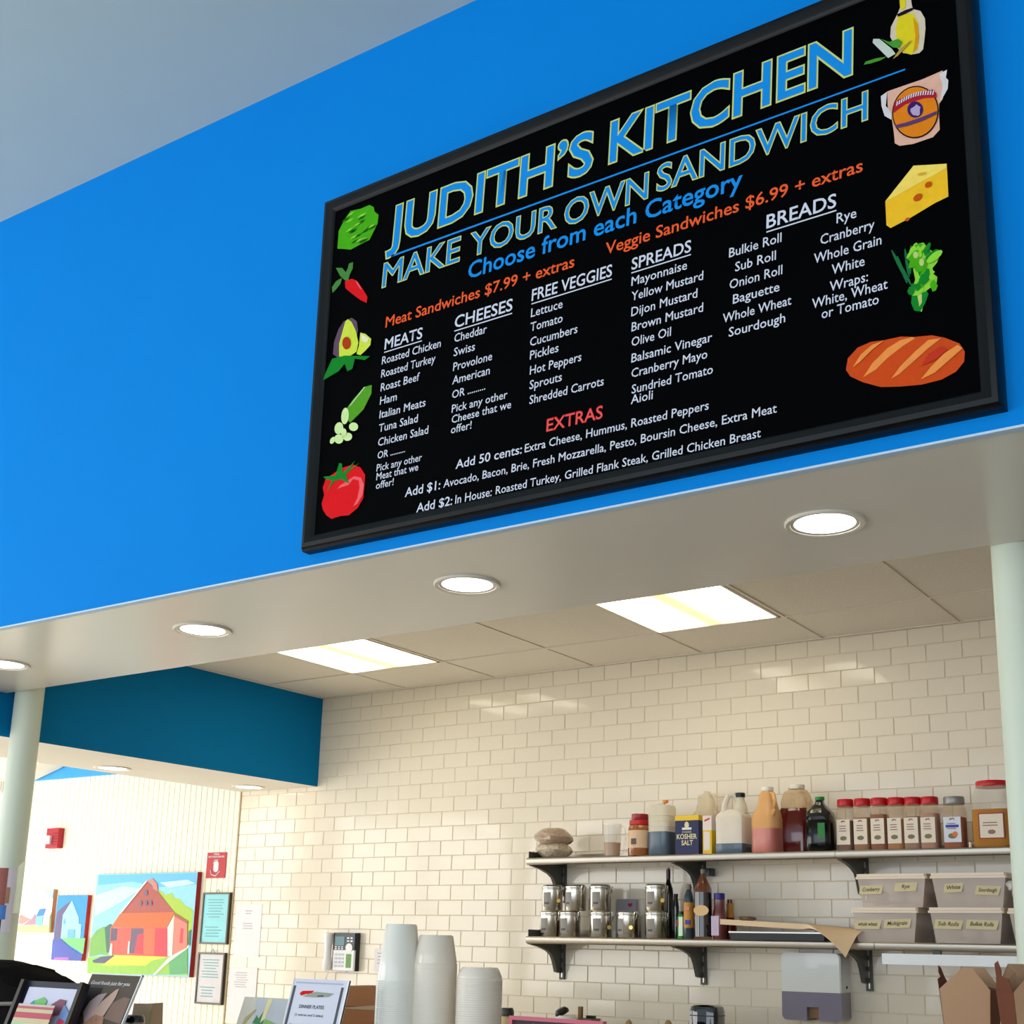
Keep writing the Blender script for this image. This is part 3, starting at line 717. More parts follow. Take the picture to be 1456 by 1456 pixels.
# jugs
def jug(t, w, s, body, p=4, fill=None, liquid=None, cap=None, capx=0.0, handle=True, depth=1.0, neck=.30, prof=None):
    r = w/2
    MB().lathe(prof(r, s) if prof else [(r*.92, 0), (r, .008), (r*.98, s*.25), (r, s*.50), (r*.90, s*.58), (r*.66, s*.68), (r*.56, s*.78), (r*.50, s*.88), (r*neck, s*.93), (r*neck, s*.955)], 32, p=p, sy=depth).build('jug_body', body, t)
    if liquid: MB().lathe([(r*.925, -.0003), (r*1.006, .008), (r*(1.006 if prof else .986), s*.25), (r*(1.006 if fill > .3 else .99), min(s*fill, s*(.56 if prof else .50))), ]+(([(r*.925, s*.61), (r*.87, s*.65)] if prof else [(r*.91, s*.58), (r*.80, s*.62)]) if fill > .58 else [])+[(0.0001, s*fill)], 32, p=p, sy=depth).build('liquid', liquid, t)
    if cap: MB().lathe([(r*(neck+.05), s*.935), (r*(neck+.07), s*.945), (r*(neck+.07), s*.995), (r*neck, s), (0.0001, s)], 24).build('cap', cap, t)
    if handle: MB().tube([(r*.30, -r*.10, s*.90), (r*.70, -r*.30, s*.88), (r*.92, -r*.45, s*.78), (r*.95, -r*.55, s*.64), (r*.82, -r*.6, s*.54)], .0095, 8).build('handle', body, t)
    return t
M_dk = mat('dark_slate_liquid', (84, 100, 116), .2, var=.05)
x, w, zt = place(925, 958, 1138, 5.02)
t = thing('vinegar_jug', 'square cloudy jug of slate-grey liquid with an orange cap', 'jug', (x, 5.02, ZU)); s = zt-ZU
MB().lathe([(w*.46, 0), (w*.5, .008), (w*.5, s*.84), (w*.46, s*.90), (w*.2, s*.92), (w*.13, s*.93), (w*.13, s*.955)], 28, p=5).build('jug_body', M_milky, t)
MB().lathe([(w*.47, -.0002), (w*.505, .008), (w*.505, s*.42), (.0001, s*.42)], 28, p=5).build('liquid', M_dk, t)
MB().lathe([(w*.12, s*.95), (w*.13, s*.96), (w*.13, s), (.0001, s)], 16, c=(w*.16, 0, 0)).build('cap', mat('orange_cap', (240, 140, 40), .4), t)
g = MB()
for k in range(3): g.lathe([(w*.502, s*(.5+.1*k)), (w*.512, s*(.51+.1*k)), (w*.502, s*(.52+.1*k))], 28, p=5, caps=False)
g.build('rib', M_milky, t)

x, w, zt = place(1020, 1066, 1128, 5.03); s = zt-ZU; r = w/2
t = thing('gallon_jug', 'cloudy white square jug with loop handle, black cap and dark liquid in the bottom', 'jug', (x, 5.03, ZU))
Mcw = mat('cloudy_white_plastic', (236, 226, 212), .35, alpha=.86)
MB().lathe([(r*.92, 0), (r*.97, .008), (r*.95, s*.25), (r*.97, s*.58), (r*.90, s*.64), (r*.55, s*.72), (.0001, s*.73)], 32, p=6, sy=.9).build('jug_body', Mcw, t)
MB().lathe([(r*.46, s*.66), (r*.40, s*.78), (r*.26, s*.88), (r*.25, s*.95)], 20, c=(r*.45, 0, 0)).build('neck', M_milky, t)
MB().lathe([(r*.28, s*.925), (r*.30, s*.93), (r*.30, s*.995), (r*.27, s), (.0001, s)], 20, c=(r*.45, 0, 0)).build('cap', M_black, t)
MB().tube([(r*.30, 0, s*.86), (r*.05, -.01, s*.97), (-r*.22, -.02, s*.95), (-r*.38, -.03, s*.82), (-r*.45, -.035, s*.66)], .013, 10).build('handle', Mcw, t)
MB().lathe([(r*.925, -.0003), (r*.98, .008), (r*.965, s*.16), (.0001, s*.165)], 32, p=6, sy=.92).build('liquid', M_dk, t)
x, w, zt = place(984, 1026, 1121, 5.17)
jug(thing('empty_jug', 'empty pale jug standing behind the blue salt box', 'jug', (x, 5.17, ZU)), w, zt-ZU, mat('pale_cloudy_plastic', (232, 212, 176), .3, alpha=.40), 4, neck=.2)
x, w, zt = place(1070, 1112, 1119, 5.02)
jug(thing('pink_jug', 'orange-tinted handled jug part filled with pink liquid and a white cap', 'jug', (x, 5.02, ZU), (0, 0, -.2)), w*.94, zt-ZU, mat('orange_tinted_plastic', (238, 180, 116), .25, alpha=.72), 4, .36, mat('pink_liquid', (200, 120, 108), .3), mat('white_cap', (238, 232, 220), .4), neck=.36)
x, w, zt = place(1108, 1157, 1116, 5.10)
jug(thing('juice_jug', 'wide jug of dark red juice with a white cap', 'jug', (x, 5.10, ZU)), w*.96, zt-ZU, mat('amber_clear_plastic', (224, 186, 130), .1, alpha=.42), 4, .64, mat('dark_red_juice', (84, 12, 14), .12, coat=.6), mat('white_cap'), neck=.42, prof=lambda r, s: [(r*.92, 0), (r, .008), (r, s*.56), (r*.92, s*.61), (r*.86, s*.66), (r*.84, s*.76), (r*.70, s*.88), (r*.42, s*.93), (r*.42, s*.955)])
x, w, zt = place(1146, 1185, 1133, 5.01)
t = thing('dark_juice_bottle', 'nearly black juice bottle with a green cap and green label', 'bottle', (x, 5.01, ZU)); s = zt-ZU
jug(t, w*.96, s, mat('dark_glassy_plastic', (22, 24, 26), .08, coat=.7), 4, .7, mat('black_liquid', (8, 10, 12), .1), mat('green_cap', (20, 140, 60), .4), handle=False, neck=.28, prof=lambda r, s: [(r*.92, 0), (r, .008), (r, s*.62), (r*.95, s*.70), (r*.62, s*.80), (r*.34, s*.87), (r*.28, s*.93), (r*.28, s*.955)])
MB().box(w*.08, w*.34, -w*.50, -w*.478, s*.22, s*.50).build('label', mat('green_label', (30, 120, 50), .5), t)
MB().box(-w*.02, w*.2, -w*.41, -w*.37, s*.56, s*.76).build('neck_label', mat('olive_label', (110, 104, 50), .5), t)

# bags of nuts
M_bag = mat('clear_bag_of_grains', (206, 190, 166), .15, var=.45, scale=60, bump=1.0, coat=.6)
x, w, zt = place(761, 814, 1200, 5.06)
t = thing('grain_bag', 'plastic bag of pale grains, lower of the two stacked bags', 'bag', (x, 5.06, ZU+.001)); MB().blob((0, 0, .040), w*.49, .085, .041, 3, .12).build('bag_body', M_bag, t)
MB().tube([(-.06, -.085, .03), (0, -.095, .038), (.06, -.085, .03)], .003, 6).build('seal', M_clear, t)
t = thing('grain_bag', 'plastic bag of brown grains, upper of the two stacked bags', 'bag', (x, 5.06, ZU+.066)); MB().blob((0, 0, .036), w*.52, .09, .046, 8, .13).build('bag_body', mat('clear_bag_of_brown_grains', (182, 154, 130), .15, var=.5, scale=60, bump=1.0, coat=.6), t)
MB().tube([(-.05, -.09, .045), (0, -.098, .05), (.06, -.088, .04)], .003, 6).build('seal', M_clear, t)

# measuring pitcher
x, w, zt = place(858, 884, 1172, 5.0); s = zt-ZU
t = thing('measuring_pitcher', 'clear plastic pitcher holding some tan grains', 'pitcher', (x, 5.0, ZU))
MB().lathe([(w*.42, 0), (w*.52, s), (w*.50, s), (w*.40, .004), (.0001, .004)], 28).build('pitcher_body', mat('clear_acrylic', (226, 220, 208), .05, alpha=.2, coat=1), t)
MB().lathe([(w*.40, .005), (w*.45, s*.42), (.0001, s*.46)], 24).build('grains', mat('tan_grains', (178, 134, 96), .8, var=.35, scale=200), t)
MB().tube([(w*.50, 0, s*.92), (w*.86, -.01, s*.90), (w*.88, -.01, s*.5), (w*.72, -.01, s*.08), (w*.42, 0, s*.12)], .005, 8).build('handle', mat('clear_acrylic'), t)
# jar with red lid
x, w, zt = place(893, 925, 1158, 5.0); s = zt-ZU
t = thing('peanut_jar', 'round jar of brown grains with a cream label and a double red lid', 'jar', (x, 5.0, ZU)); r = w/2
MB().lathe([(r*.94, 0), (r, .006), (r, s*.62), (r*.92, s*.70), (r*.80, s*.74)], 30).build('jar_body', mat('brown_grains_jar', (160, 96, 50), .2, var=.35, scale=120, coat=.6), t)
MB().lathe([(r*1.006, s*.18), (r*1.006, s*.60)], 30, caps=False).build('jar_label', mat('peach_label', (226, 190, 156), .5), t)
MB().box(-.012, .012, -r-.003, -r+.001, s*.26, s*.40).build('label_print', mat('grey_print', (96, 84, 76), .6), t)
MB().lathe([(r*.84, s*.735), (r*.88, s*.745), (r*.88, s*.84), (r*.84, s*.85), (.0001, s*.85)], 30).build('jar_lid', red_lid, t)
MB().lathe([(r*.74, s*.852), (r*.76, s*.86), (r*.76, s*.99), (r*.73, s), (.0001, s)], 30, c=(.004, 0, 0)).build('upper_lid', mat('dark_red_lid', (150, 24, 34), .3), t)

# boxes
def xy(px, py, Y): q = atY(px, py, Y); return q.x, q.z
YB0 = 4.985
xa, zt = xy(960, 1160, YB0); xb, _ = xy(993, 1160, YB0)
t = thing('salt_box', 'dark blue box of kosher salt with a yellow top', 'box', (xa, YB0, ZU)); w = xb-xa; s = zt-ZU; D = .075
MB().box(0, w, 0, D, 0, s*.87).build('carton', mat('navy_card', (26, 34, 84), .5, var=.08), t)
MB().box(-.0006, w+.0006, -.0006, D+.0006, s*.87, s).build('carton_top', mat('yellow_card', (238, 196, 40), .5), t)
Mg = mat('pale_gold_print', (226, 214, 170), .5)
text('KOSHER', w*.07, w*.93, s*.40, s*.12, Mg, t, -.0008, .02); text('SALT', w*.27, w*.76, s*.24, s*.12, Mg, t, -.0008, .02)
text('COARSE', w*.3, w*.7, s*.55, s*.045, Mg, t, -.0008); 
MB().lathe([(0.0001, 0), (.011, 0)], 14, caps=False, sy=1.4).build('emblem', Mg, t, (w*.5, -.001, s*.75), (PI/2, 0, 0))
MB().box(w*.3, w*.7, -.0008, 0, s*.63, s*.69).build('brand_bar', mat('white_print', (226, 226, 230), .5), t)
xa, zt = xy(999, 1160, YB0); xb, _ = xy(1011.5, 1160, YB0)
t = thing('starch_box', 'small white box with a yellow lower half between the salt box and white jug', 'box', (xa, YB0, ZU)); w = xb-xa; s = zt-ZU
MB().box(0, w, 0, .05, s*.62, s).build('carton_upper', mat('white_card', (230, 218, 208), .5), t)
lo = MB().box(0, w, 0, .05, 0, s*.62).build('carton', mat('yellow_card2', (228, 190, 30), .5), t)
MB().box(w*.12, w*.80, -.0008, 0, s*.10, s*.58).build('white_panel', mat('white_card'), lo)
MB().add([(w*.2, -.0008, s*.84), (w*.8, -.0008, s*.90), (w*.8, -.0008, s*.95), (w*.2, -.0008, s*.89)], [(0, 1, 2, 3)]).build('red_print', mat('red_print', (196, 60, 50), .5), t)
t = thing('clip_stub', 'tiny pale plug on the upper shelf beside the big red-lidded jar', 'plug', (xy(1380, 1204, 5.0)[0], 5.0, ZU)); MB().lathe([(.006, 0), (.006, .018), (.003, .024), (.0001, .024)], 10).build('plug_body', M_label, t)

# ------------------------------------------------------------------ lower shelf: canisters
M_can = mat('canister_steel', (196, 188, 176), .22, metal=1.0, var=.04)
M_acr = mat('canister_clear_lid', (220, 216, 206), .05, metal=.7, alpha=.9)
def canister(x, y, z, rz, label, r=.0505, s=.122):
    t = thing('canister', label, 'canister', (x, y, z), (0, 0, rz), 'clamp-lid steel canisters')
    MB().lathe([(r*.97, 0), (r, .003), (r, s*.80), (r*.97, s*.815), (r*.97, s*.83), (r*1.02, s*.835), (r*1.02, s*.86)], 28).build('can_body', M_can, t)
    MB().lathe([(r*1.02, s*.865), (r*1.03, s*.88), (r*1.02, s*.92), (r*.93, s*.95), (r*.85, s*.985), (.0001, s*.985)], 28).build('can_lid', M_acr, t)
    MB().lathe([(r*1.035, s*.845), (r*1.045, s*.855), (r*1.035, s*.865)], 28, caps=False).build('wire_ring', M_chrome, t)
    c = MB(); c.tube([(r*.93, -r*.3, s*.88), (r*1.18, -r*.42, s*.92), (r*1.22, -r*.45, s*.78), (r*1.12, -r*.4, s*.62)], .0032, 6); c.tube([(r*1.0, -r*.1, s*.88), (r*1.26, -r*.2, s*.9), (r*1.26, -r*.25, s*.72), (r*1.12, -r*.38, s*.60)], .0032, 6)
    c.build('clamp', M_chrome, t)
    lb = MB(); n = 8; a0, a1 = -PI/2-.50, -PI/2+.32
    mp_ = MB(); vs = [(r*1.004*math.cos(a0+(a1-a0)*(i//2)/n), r*1.004*math.sin(a0+(a1-a0)*(i//2)/n), s*(.14 if i % 2 == 0 else .70)) for i in range(2*n+2)]
    mp_.add(vs, [(2*i, 2*i+2, 2*i+3, 2*i+1) for i in range(n)]); mp_.build('label_plate', mat('satin_grey_label', (150, 144, 136), .5, var=.05), t)
    a0, a1 = -PI/2-.35, -PI/2+.15
    vs = []
    for i in range(n+1):
        a = a0+(a1-a0)*i/n
        for zz_ in (s*.24, s*.32): vs.append((r*1.006*math.cos(a), r*1.006*math.sin(a), zz_))
    lb.add(vs, [(2*i, 2*i+2, 2*i+3, 2*i+1) for i in range(n)]); lb.build('can_label', mat('grey_print2', (90, 80, 72), .5), t)
    return t
M_brass = mat('brass_tag', (226, 196, 110), .3, metal=.8)
def tagdisc(t, s=.122, r=.0505):
    MB().lathe([(0.0001, 0), (.0095, 0), (.0095, .002), (.0001, .002)], 16).build('brass_disc', M_brass, t, (r*.98, -r*.66, s*.38), (PI/2, 0, .6))
CY = 5.075
low = [(767, 'leftmost'), (794, 'second from the left'), (838.5, 'third from the left'), (877, 'fourth from the left'), (917.5, 'rightmost')]
up = [(770, 0, 'leftmost of the left three'), (803, 1, 'middle of the left three'), (838, 2, 'third of the left three'), (917.5, 4, 'standing apart above the rightmost lower canister')]
dg = {767: 0, 838.5: 1, 877: 1}; first = None; dd = .101
for i, (pl, nm) in enumerate(low):
    q = atY(pl+15.5, 1310, CY); lab = 'clamp-lid steel canister in the lower row, %s' % nm
    if first is None: first = canister(q.x, CY, ZLW, 0, lab); t = first
    else: t = dup(first, (q.x, CY+.004*(i % 2), ZLW), lab, (0, 0, .25*((i*7) % 3-1)))
    t['_x'] = q.x
    if pl in (838.5, 877): tagdisc(t)
lowx = [atY(pl+15.5, 1310, CY).x for pl, _ in low]
for i, (pl, k, nm) in enumerate(up):
    q = atY(pl+15.5, 1275, CY); lab = 'clamp-lid steel canister in the upper row, %s' % nm
    s = .122; t = dup(first, (q.x, CY, ZLW+s*.987), lab, (0, 0, (.1, -.2, .2, 0)[i]))
    if pl in (770, 917.5): tagdisc(t)
for o in bpy.data.objects:
    if '_x' in o: del o['_x']
q = atY(880, 1292, 5.21); q2 = atY(903, 1292, 5.21); qt = atY(890, 1278, 5.21)
t = thing('greeting_card', 'small grey card with a red heart leaning behind the canisters', 'card', (q.x, 5.21, ZLW), (-.08, 0, 0))
MB().box(-.02, q2.x-q.x, 0, .002, 0, qt.z-ZLW).build('card_sheet', mat('grey_blue_card', (150, 150, 160), .5), t)
hx, hz = (q2.x-q.x)*.62, (qt.z-ZLW)-.028
hp = [(hx+.013*(math.sin(a)**3), -.0008, hz+.0008*(13*math.cos(a)-5*math.cos(2*a)-2*math.cos(3*a)-math.cos(4*a))) for a in [2*PI*k/20 for k in range(20)]]
MB().add(hp, [tuple(range(20))]).build('heart', mat('heart_red', (180, 20, 50), .5), t)

# bottles on the lower shelf
def bottle(name, label, pl, pr, pt, Y, prof, m, cat='bottle', extra=None, n=24, p=2.0):
    x, w, zt = place(pl, pr, pt, Y); s = zt-ZLW
    t = thing(name, label, cat, (x, Y, ZLW)); r = w/2
    MB().lathe([(r*a, s*b2) for a, b2 in prof], n, p=p).build('glass', m, t)
    if extra: extra(t, r, s)
    return t
M_dglass = mat('black_green_glass', (14, 18, 12), .08, coat=.8)
WINE = [(.92, 0), (1, .02), (1, .62), (.9, .70), (.45, .80), (.36, .86), (.36, .955)]
bottle('wine_bottle', 'tall dark wine bottle with a pink-tipped neck behind the rightmost canister', 943, 957.5, 1234, 5.17, WINE, M_dglass,
       extra=lambda t, r, s: (MB().lathe([(r*.42, s*.84), (r*.42, s*.975), (.0001, s*.975)], 18).build('foil', mat('dark_maroon_foil', (50, 14, 18), .35), t), MB().lathe([(r*.3, s*.975), (r*.3, s), (.0001, s)], 14).build('cork', mat('pinkish_cork', (170, 120, 104), .7), t)))
bottle('oil_bottle', 'shorter dark olive bottle just right of the tall wine bottle', 956.5, 965.5, 1271, 5.13, [(.95, 0), (1, .03), (1, .7), (.75, .85), (.6, .9), (.6, 1), (.0001, 1)], M_dglass,
       extra=lambda t, r, s: MB().lathe([(r*.62, s*.9), (r*.66, s*.91), (r*.66, s), (.0001, s)], 14).build('cap', M_black, t))
bottle('sauce_bottle', 'small bottle with a bright green and white label', 963, 974, 1296, 5.04, [(.95, 0), (1, .03), (1, .78), (.7, .88), (.6, .9)], mat('green_sauce', (30, 150, 50), .25),
       extra=lambda t, r, s: (MB().lathe([(r*.7, s*.88), (r*.7, s), (.0001, s)], 14).build('cap', M_black, t), MB().box(-r*.2, r*.9, -r*1.04, -r*.3, s*.1, s*.80).build('label', mat('white_green_label', (226, 246, 226), .5), t), MB().box(-r*.9, -r*.2, -r*1.0, -r*.4, s*.45, s*.68).build('red_patch', mat('label_red', (150, 40, 40), .5), t)))
bottle('syrup_bottle', 'slim dark bottle with an orange and yellow label beside the syrup bottle', 972, 986.5, 1257, 5.03, [(.93, 0), (1, .02), (1, .70), (.8, .80), (.5, .88), (.45, .92)], mat('slate_glass', (52, 66, 76), .12, coat=.5),
       extra=lambda t, r, s: (MB().lathe([(r*1.01, s*.20), (r*1.01, s*.66)], 20, caps=False).build('label', mat('amber_label', (206, 140, 50), .5, var=.1), t), MB().lathe([(r*.5, s*.90), (r*.62, s*.93), (r*.5, s), (.0001, s)], 14).build('cap', mat('grey_cap', (130, 116, 106), .5), t),
                              MB().box(-r*.3, r*.7, -r*1.06, -r*.6, s*.26, s*.34).build('blue_print', mat('label_blue'), t), MB().box(-r*.3, r*.6, -r*1.06, -r*.6, s*.52, s*.58).build('pink_print', mat('print_rose2', (222, 150, 120), .5), t)))
def syr(t, r, s):
    MB().lathe([(r*1.005, .01), (r*1.005, s*.66), (.0001, s*.66)], 28).build('syrup', mat('black_syrup', (16, 12, 14), .08, coat=.8), t)
    MB().lathe([(r*.24, s*.90), (r*.26, s*.99), (.0001, s)], 16).build('cap', mat('pale_green_cap', (120, 124, 104), .5), t)
    MB().lathe([(0.0001, 0), (1, 0)], 26, sx=r*.92, sy=s*.075, caps=False).build('oval_label', mat('tan_label', (222, 184, 130), .5, var=.06), t, (r*.25, -r*1.02, s*.40), (PI/2, 0, 0))
bottle('glass_syrup_bottle', 'large glass bottle of black syrup with a tan oval label', 986.5, 1012, 1235, 5.02, [(.94, 0), (1, .015), (1, .66), (.95, .72), (.62, .80), (.34, .88), (.24, .93), (.24, .97)], mat('brown_clear_glass', (130, 70, 40), .05, alpha=.6, coat=.8), extra=syr)
q = atY(1006.5, 1240, 5.20)
t = thing('pour_spout', 'black block fixed at the bracket behind the large syrup bottle', 'block', (q.x, 5.21, q.z)); MB().bbox(-.016, .016, -.02, .03, -.017, .017, .004).build('block_body', M_black, t)
def ketch(t, r, s):
    MB().lathe([(r*.62, s*.86), (r*.80, s*.87), (r*.80, s*.99), (r*.7, s), (.0001, s)], 20).build('cap', mat('navy_cap', (40, 36, 130), .4), t)
    MB().box(-r*.85, r*.35, -r*1.05, -r*.5, s*.08, s*.50).build('label', mat('lilac_label', (206, 186, 214), .5, var=.15, scale=60), t)
bottle('blue_capped_bottle', 'plastic bottle with a navy cap and lilac label', 1013, 1032.5, 1270, 5.03, [(.93, 0), (1, .02), (1, .52), (.9, .62), (.82, .66), (.80, .86)], mat('dusky_rose_plastic', (110, 56, 56), .25, var=.3, coat=.4), extra=ketch)
bottle('hot_sauce_bottle', 'dark red and orange bottle half hidden behind the blue-capped bottle', 1028, 1047, 1279, 5.12, [(.95, 0), (1, .03), (1, .30), (.8, .45), (.55, .65), (.42, .80), (.42, 1), (.0001, 1)], mat('dark_red_sauce', (110, 26, 14), .2, coat=.5),
       extra=lambda t, r, s: MB().lathe([(r*.70, s*.55), (r*.52, s*.72), (r*.52, s*.9)], 16, caps=False).build('neck_label', mat('amber_label'), t))

# tray with kraft paper sheets
YT0 = 4.93
xa = atY(1043, 1335, YT0+.05).x; xb = atY(1172, 1335, YT0+.05).x
t = thing('sheet_tray', 'black baking tray on the lower shelf under kraft paper', 'tray', (xa, YT0+.04, ZLW))
m = MB(); m.box(0, xb-xa, 0, .22, 0, .006); 
for a, b2, c2, d in ((0, xb-xa, -.006, .0), (0, xb-xa, .22, .226), (-.006, 0, -.006, .226), (xb-xa, xb-xa+.006, -.006, .226)): m.box(a, b2, c2, d, 0, .030)
m.build('tray_pan', M_black, t); MB().box(-.012, xb-xa+.012, -.014, -.006, .028, .034).box(-.012, xb-xa+.012, .226, .234, .028, .034).build('tray_rim', M_steel, t)
Mk = mat('kraft_paper', (232, 202, 164), .7, var=.05, scale=8)
t = thing('paper_stack', 'stack of kraft paper sheets curling down over the shelf edge', 'paper', (xa-.03, YT0-.006, ZLW+.032))
Lk = (atY(1150, 1312, YT0).x-(xa-.03))
z0 = atY(1045, 1307, YT0).z-(ZLW+.032)
def sheet(o, dz):
    def fn(u, v):
        x = u*(Lk+.22); y = v*.25-.01
        z = z0*(1-.55*u)+dz*(1-u*.3)
        if x > Lk:
            e = (x-Lk)/.22; z -= .105*e**1.3*max(0, 1-v/.22)**1.2+.012*e; y -= .035*min(1, e*3)*max(0, 1-v/.3); x -= .05*e*e*max(0, 1-v/.3)
        return (x, y, z)
    return fn
m = MB()
m.quadgrid(sheet(0, 0), 26, 12, 0)
N = 27*13
top = list(m.v[:N]); bot = []
m2 = MB(); n1 = 26; n2 = 12
fs = [(j*27+i, j*27+i+1, (j+1)*27+i+1, (j+1)*27+i) for j in range(n2) for i in range(n1)]
bot = [(x_, y_, z_-(.022 if x_ < Lk-.02 else .022*max(.10, 1-(x_-Lk+.02)/.08))) for x_, y_, z_ in top]
m2.add(top+bot, fs+[tuple(reversed([N+i for i in f])) for f in fs], 0, True)
edge = [(i, i+1) for i in range(26)]+[(26+27*j, 26+27*(j+1)) for j in range(12)]+[(12*27+i+1, 12*27+i) for i in range(26)]+[(27*(j+1), 27*j) for j in range(12)]
m2.add(top+bot, [(a, a+0+N, b2+N, b2) for a, b2 in edge], 0)
m2.build('sheets', Mk, t)
t = thing('foil_scrap', 'small crumpled brown wrapper lying on the kraft paper', 'wrapper', (atY(1062, 1306, 5.06).x, 5.06, ZLW+.032+z0*.95)); MB().blob((0, 0, .008), .04, .02, .010, 5, .3).build('wrapper', mat('brown_wrapper', (104, 84, 62), .4, bump=.8), t)

# bread bins
M_bin = mat('milky_bin_plastic', (232, 216, 204), .30, alpha=.58, var=.03)
M_rim = mat('milky_bin_rim', (236, 218, 194), .3, var=.03)
M_tape = mat('masking_tape', (216, 202, 160), .7, var=.04)
M_bread = mat('bread_seen_through', (206, 172, 146), .8, var=.35, scale=30)
M_pen = mat('marker_ink', (20, 18, 22), .6)
def bin_(pl, pr, pt, pb, z0, label, words, Y=4.962, slope=6, names=True):
    a = atY(pl, pt, Y); b2 = atY(pr, pt, Y); w = b2.x-a.x; cx = (a.x+b2.x)/2
    s = atY((pl+pr)/2, pt, Y).z-z0
    t = thing('bread_bin', label, 'bin', (cx, Y, z0), (0, 0, 0), 'milky plastic bread bins')
    D = .27; h = w/2; g = .024
    lo = [(-h+g, g*.6, 0), (h-g, g*.6, 0), (h-g, D-g*.6, 0), (-h+g, D-g*.6, 0)]; hi = [(-h+.008, .008, s*.86), (h-.008, .008, s*.86), (h-.008, D-.008, s*.86), (-h+.008, D-.008, s*.86)]
    MB().add(lo+hi, [(3, 2, 1, 0), (0, 1, 5, 4), (1, 2, 6, 5), (2, 3, 7, 6), (3, 0, 4, 7)]).build('bin_body', M_bin, t)
    m = MB().bbox(-h, h, 0, D, s*.84, s*.91, .006); m.build('bin_rim', M_rim, t)
    MB().bbox(-h+.003, h-.003, .003, D-.003, s*.915, s*.995, .008).build('bin_lid', M_rim, t)
    r = random.Random(int(pl)); c = MB()
    for k in range(3): c.blob((-h*.55+k*h*.55, D*.42, s*.30), h*.30, D*.30, s*.24, k+int(pl), .08, 12, 8)
    c.build('bread', M_bread, t)
    for (u, v, wd, word, an) in words:
        x = -h+w*u; y = .010+(1-v)*.010
        tp = MB(); hh = s*.13; q_ = [(-wd*w/2, -hh/1), (wd*w/2-.006, -hh), (wd*w/2+.004, hh), (-wd*w/2+.006, hh)]
        y = -.0015+g*.6+(.008-g*.6)*(v/.86)
        tp.add([(p[0], -.001, p[1]) for p in q_]+[(p[0], 0, p[1]) for p in q_], [(0, 1, 2, 3), (0, 4, 5, 1), (1, 5, 6, 2), (2, 6, 7, 3), (3, 7, 4, 0)])
        tilt = math.atan2(.008-g*.6, s*.86)
        lt = tp.build('tape_label', M_tape, t, (x, y-.0012, s*v), (tilt*0-.09, an, 0))
        text(word, -wd*w*.36, wd*w*.36, -hh*.3, hh*.85, M_pen, lt, -.0018, .006, .25, 'handwriting', fit=1.0)
    return t
t1 = bin_(1209, 1305, 1290, 1340, ZLW, 'bread bin labelled Whole wheat and Multigrain, lower left of the bins', [(.24, .50, .40, 'whole wheat', 0), (.68, .53, .40, 'Multigrain', -.04)])
t2 = bin_(1318.5, 1427, 1290, 1343, ZLW, 'bread bin labelled Sub Rolls, lower middle of the bins', [(.26, .52, .38, 'Sub Rolls', .03), (.70, .52, .42, 'Bulkie Rolls', .03)])
t3 = bin_(1431, 1535, 1291, 1343, ZLW, 'bread bin mostly hidden by the right-hand column, in the lower row', [(.3, .5, .4, 'Rolls', 0)])
tz = atY(1257, 1290, 4.962).z
bin_(1215.5, 1317, 1242, 1290, tz, 'bread bin labelled Cranberry and Rye, upper left of the bins', [(.21, .52, .34, 'Cranberry', -.03), (.70, .60, .32, 'Rye', -.03)])
tz = atY(1373, 1290, 4.962).z
bin_(1321, 1431, 1240.5, 1291, tz, 'bread bin labelled White and Sourdough, upper right of the bins', [(.30, .56, .26, 'White', -.06), (.74, .48, .32, 'Sourdough', .03)])
tz = atY(1483, 1291, 4.962).z
q = atY(1444, 1268, 5.0)
t = thing('twisted_bag', 'knotted white bread bag end peeping out beside the column', 'bag', (q.x+.03, 5.02, tz)); MB().blob((0, 0, .06), .045, .06, .06, 9, .2).build('bag_body', mat('white_plastic_bag', (226, 220, 212), .4, bump=.6), t)
MB().blob((-.045, -.03, .085), .014, .012, .018, 4, .35).build('knot', mat('white_plastic_bag'), t)

# ------------------------------------------------------------------ towel dispenser
YD = YW-.115
xa, zt = xy(1110, 1354, YD); xb, _ = xy(1194, 1354, YD); zb = atY(1150, 1451.5, YD).z
t = thing('towel_dispenser', 'white and smoky grey paper towel dispenser on the tiles under the shelf', 'dispenser', (xa, YW-.002, zb)); w = xb-xa; s = zt-zb; D = .113
def rr(w, s, r, n=5, x0=0, z0=0):
    out = []
    for cx_, cz_, a0 in ((w-r, r, -PI/2), (w-r, s-r, 0), (r, s-r, PI/2), (r, r, PI)):
        for k in range(n+1): a = a0+PI/2*k/n; out.append((x0+cx_+r*math.cos(a), z0+cz_+r*math.sin(a)))
    return out
sp = s*.42
up_ = [p for p in rr(w, s, .022) if p[1] > sp]; up_ = [(w, sp)]+up_+[(0, sp)]
c = MB().prism(up_, -D+.006, 0, 'y'); c.prism([(p[0]*.97+w*.015, p[1]*.985+.003 if p[1] > sp else p[1]) for p in up_], -D, -D+.006, 'y')
c.build('cover', mat('glossy_white_grey_plastic', (232, 234, 230), .12, var=.02, coat=.6), t)
lw_ = [p for p in rr(w, s, .022) if p[1] < sp]; lw_.sort(key=lambda p: p[0])
xm = w*.42; xn = w*.62; nz = s*.20
poly = [p for p in lw_ if p[0] < xm]+[(xm, 0), (xm, nz), (xn, nz), (xn, 0)]+[p for p in lw_ if p[0] > xn]+[(w, sp-.0005), (0, sp-.0005)]
MB().prism(poly, -D+.002, 0, 'y').build('window', mat('smoky_violet_plastic', (134, 128, 146), .15, var=.04, coat=.5), t)
MB().box(xm, xn, -D+.03, -.02, .01, nz).build('paper_towel', mat('brown_towel', (150, 118, 84), .8), t)
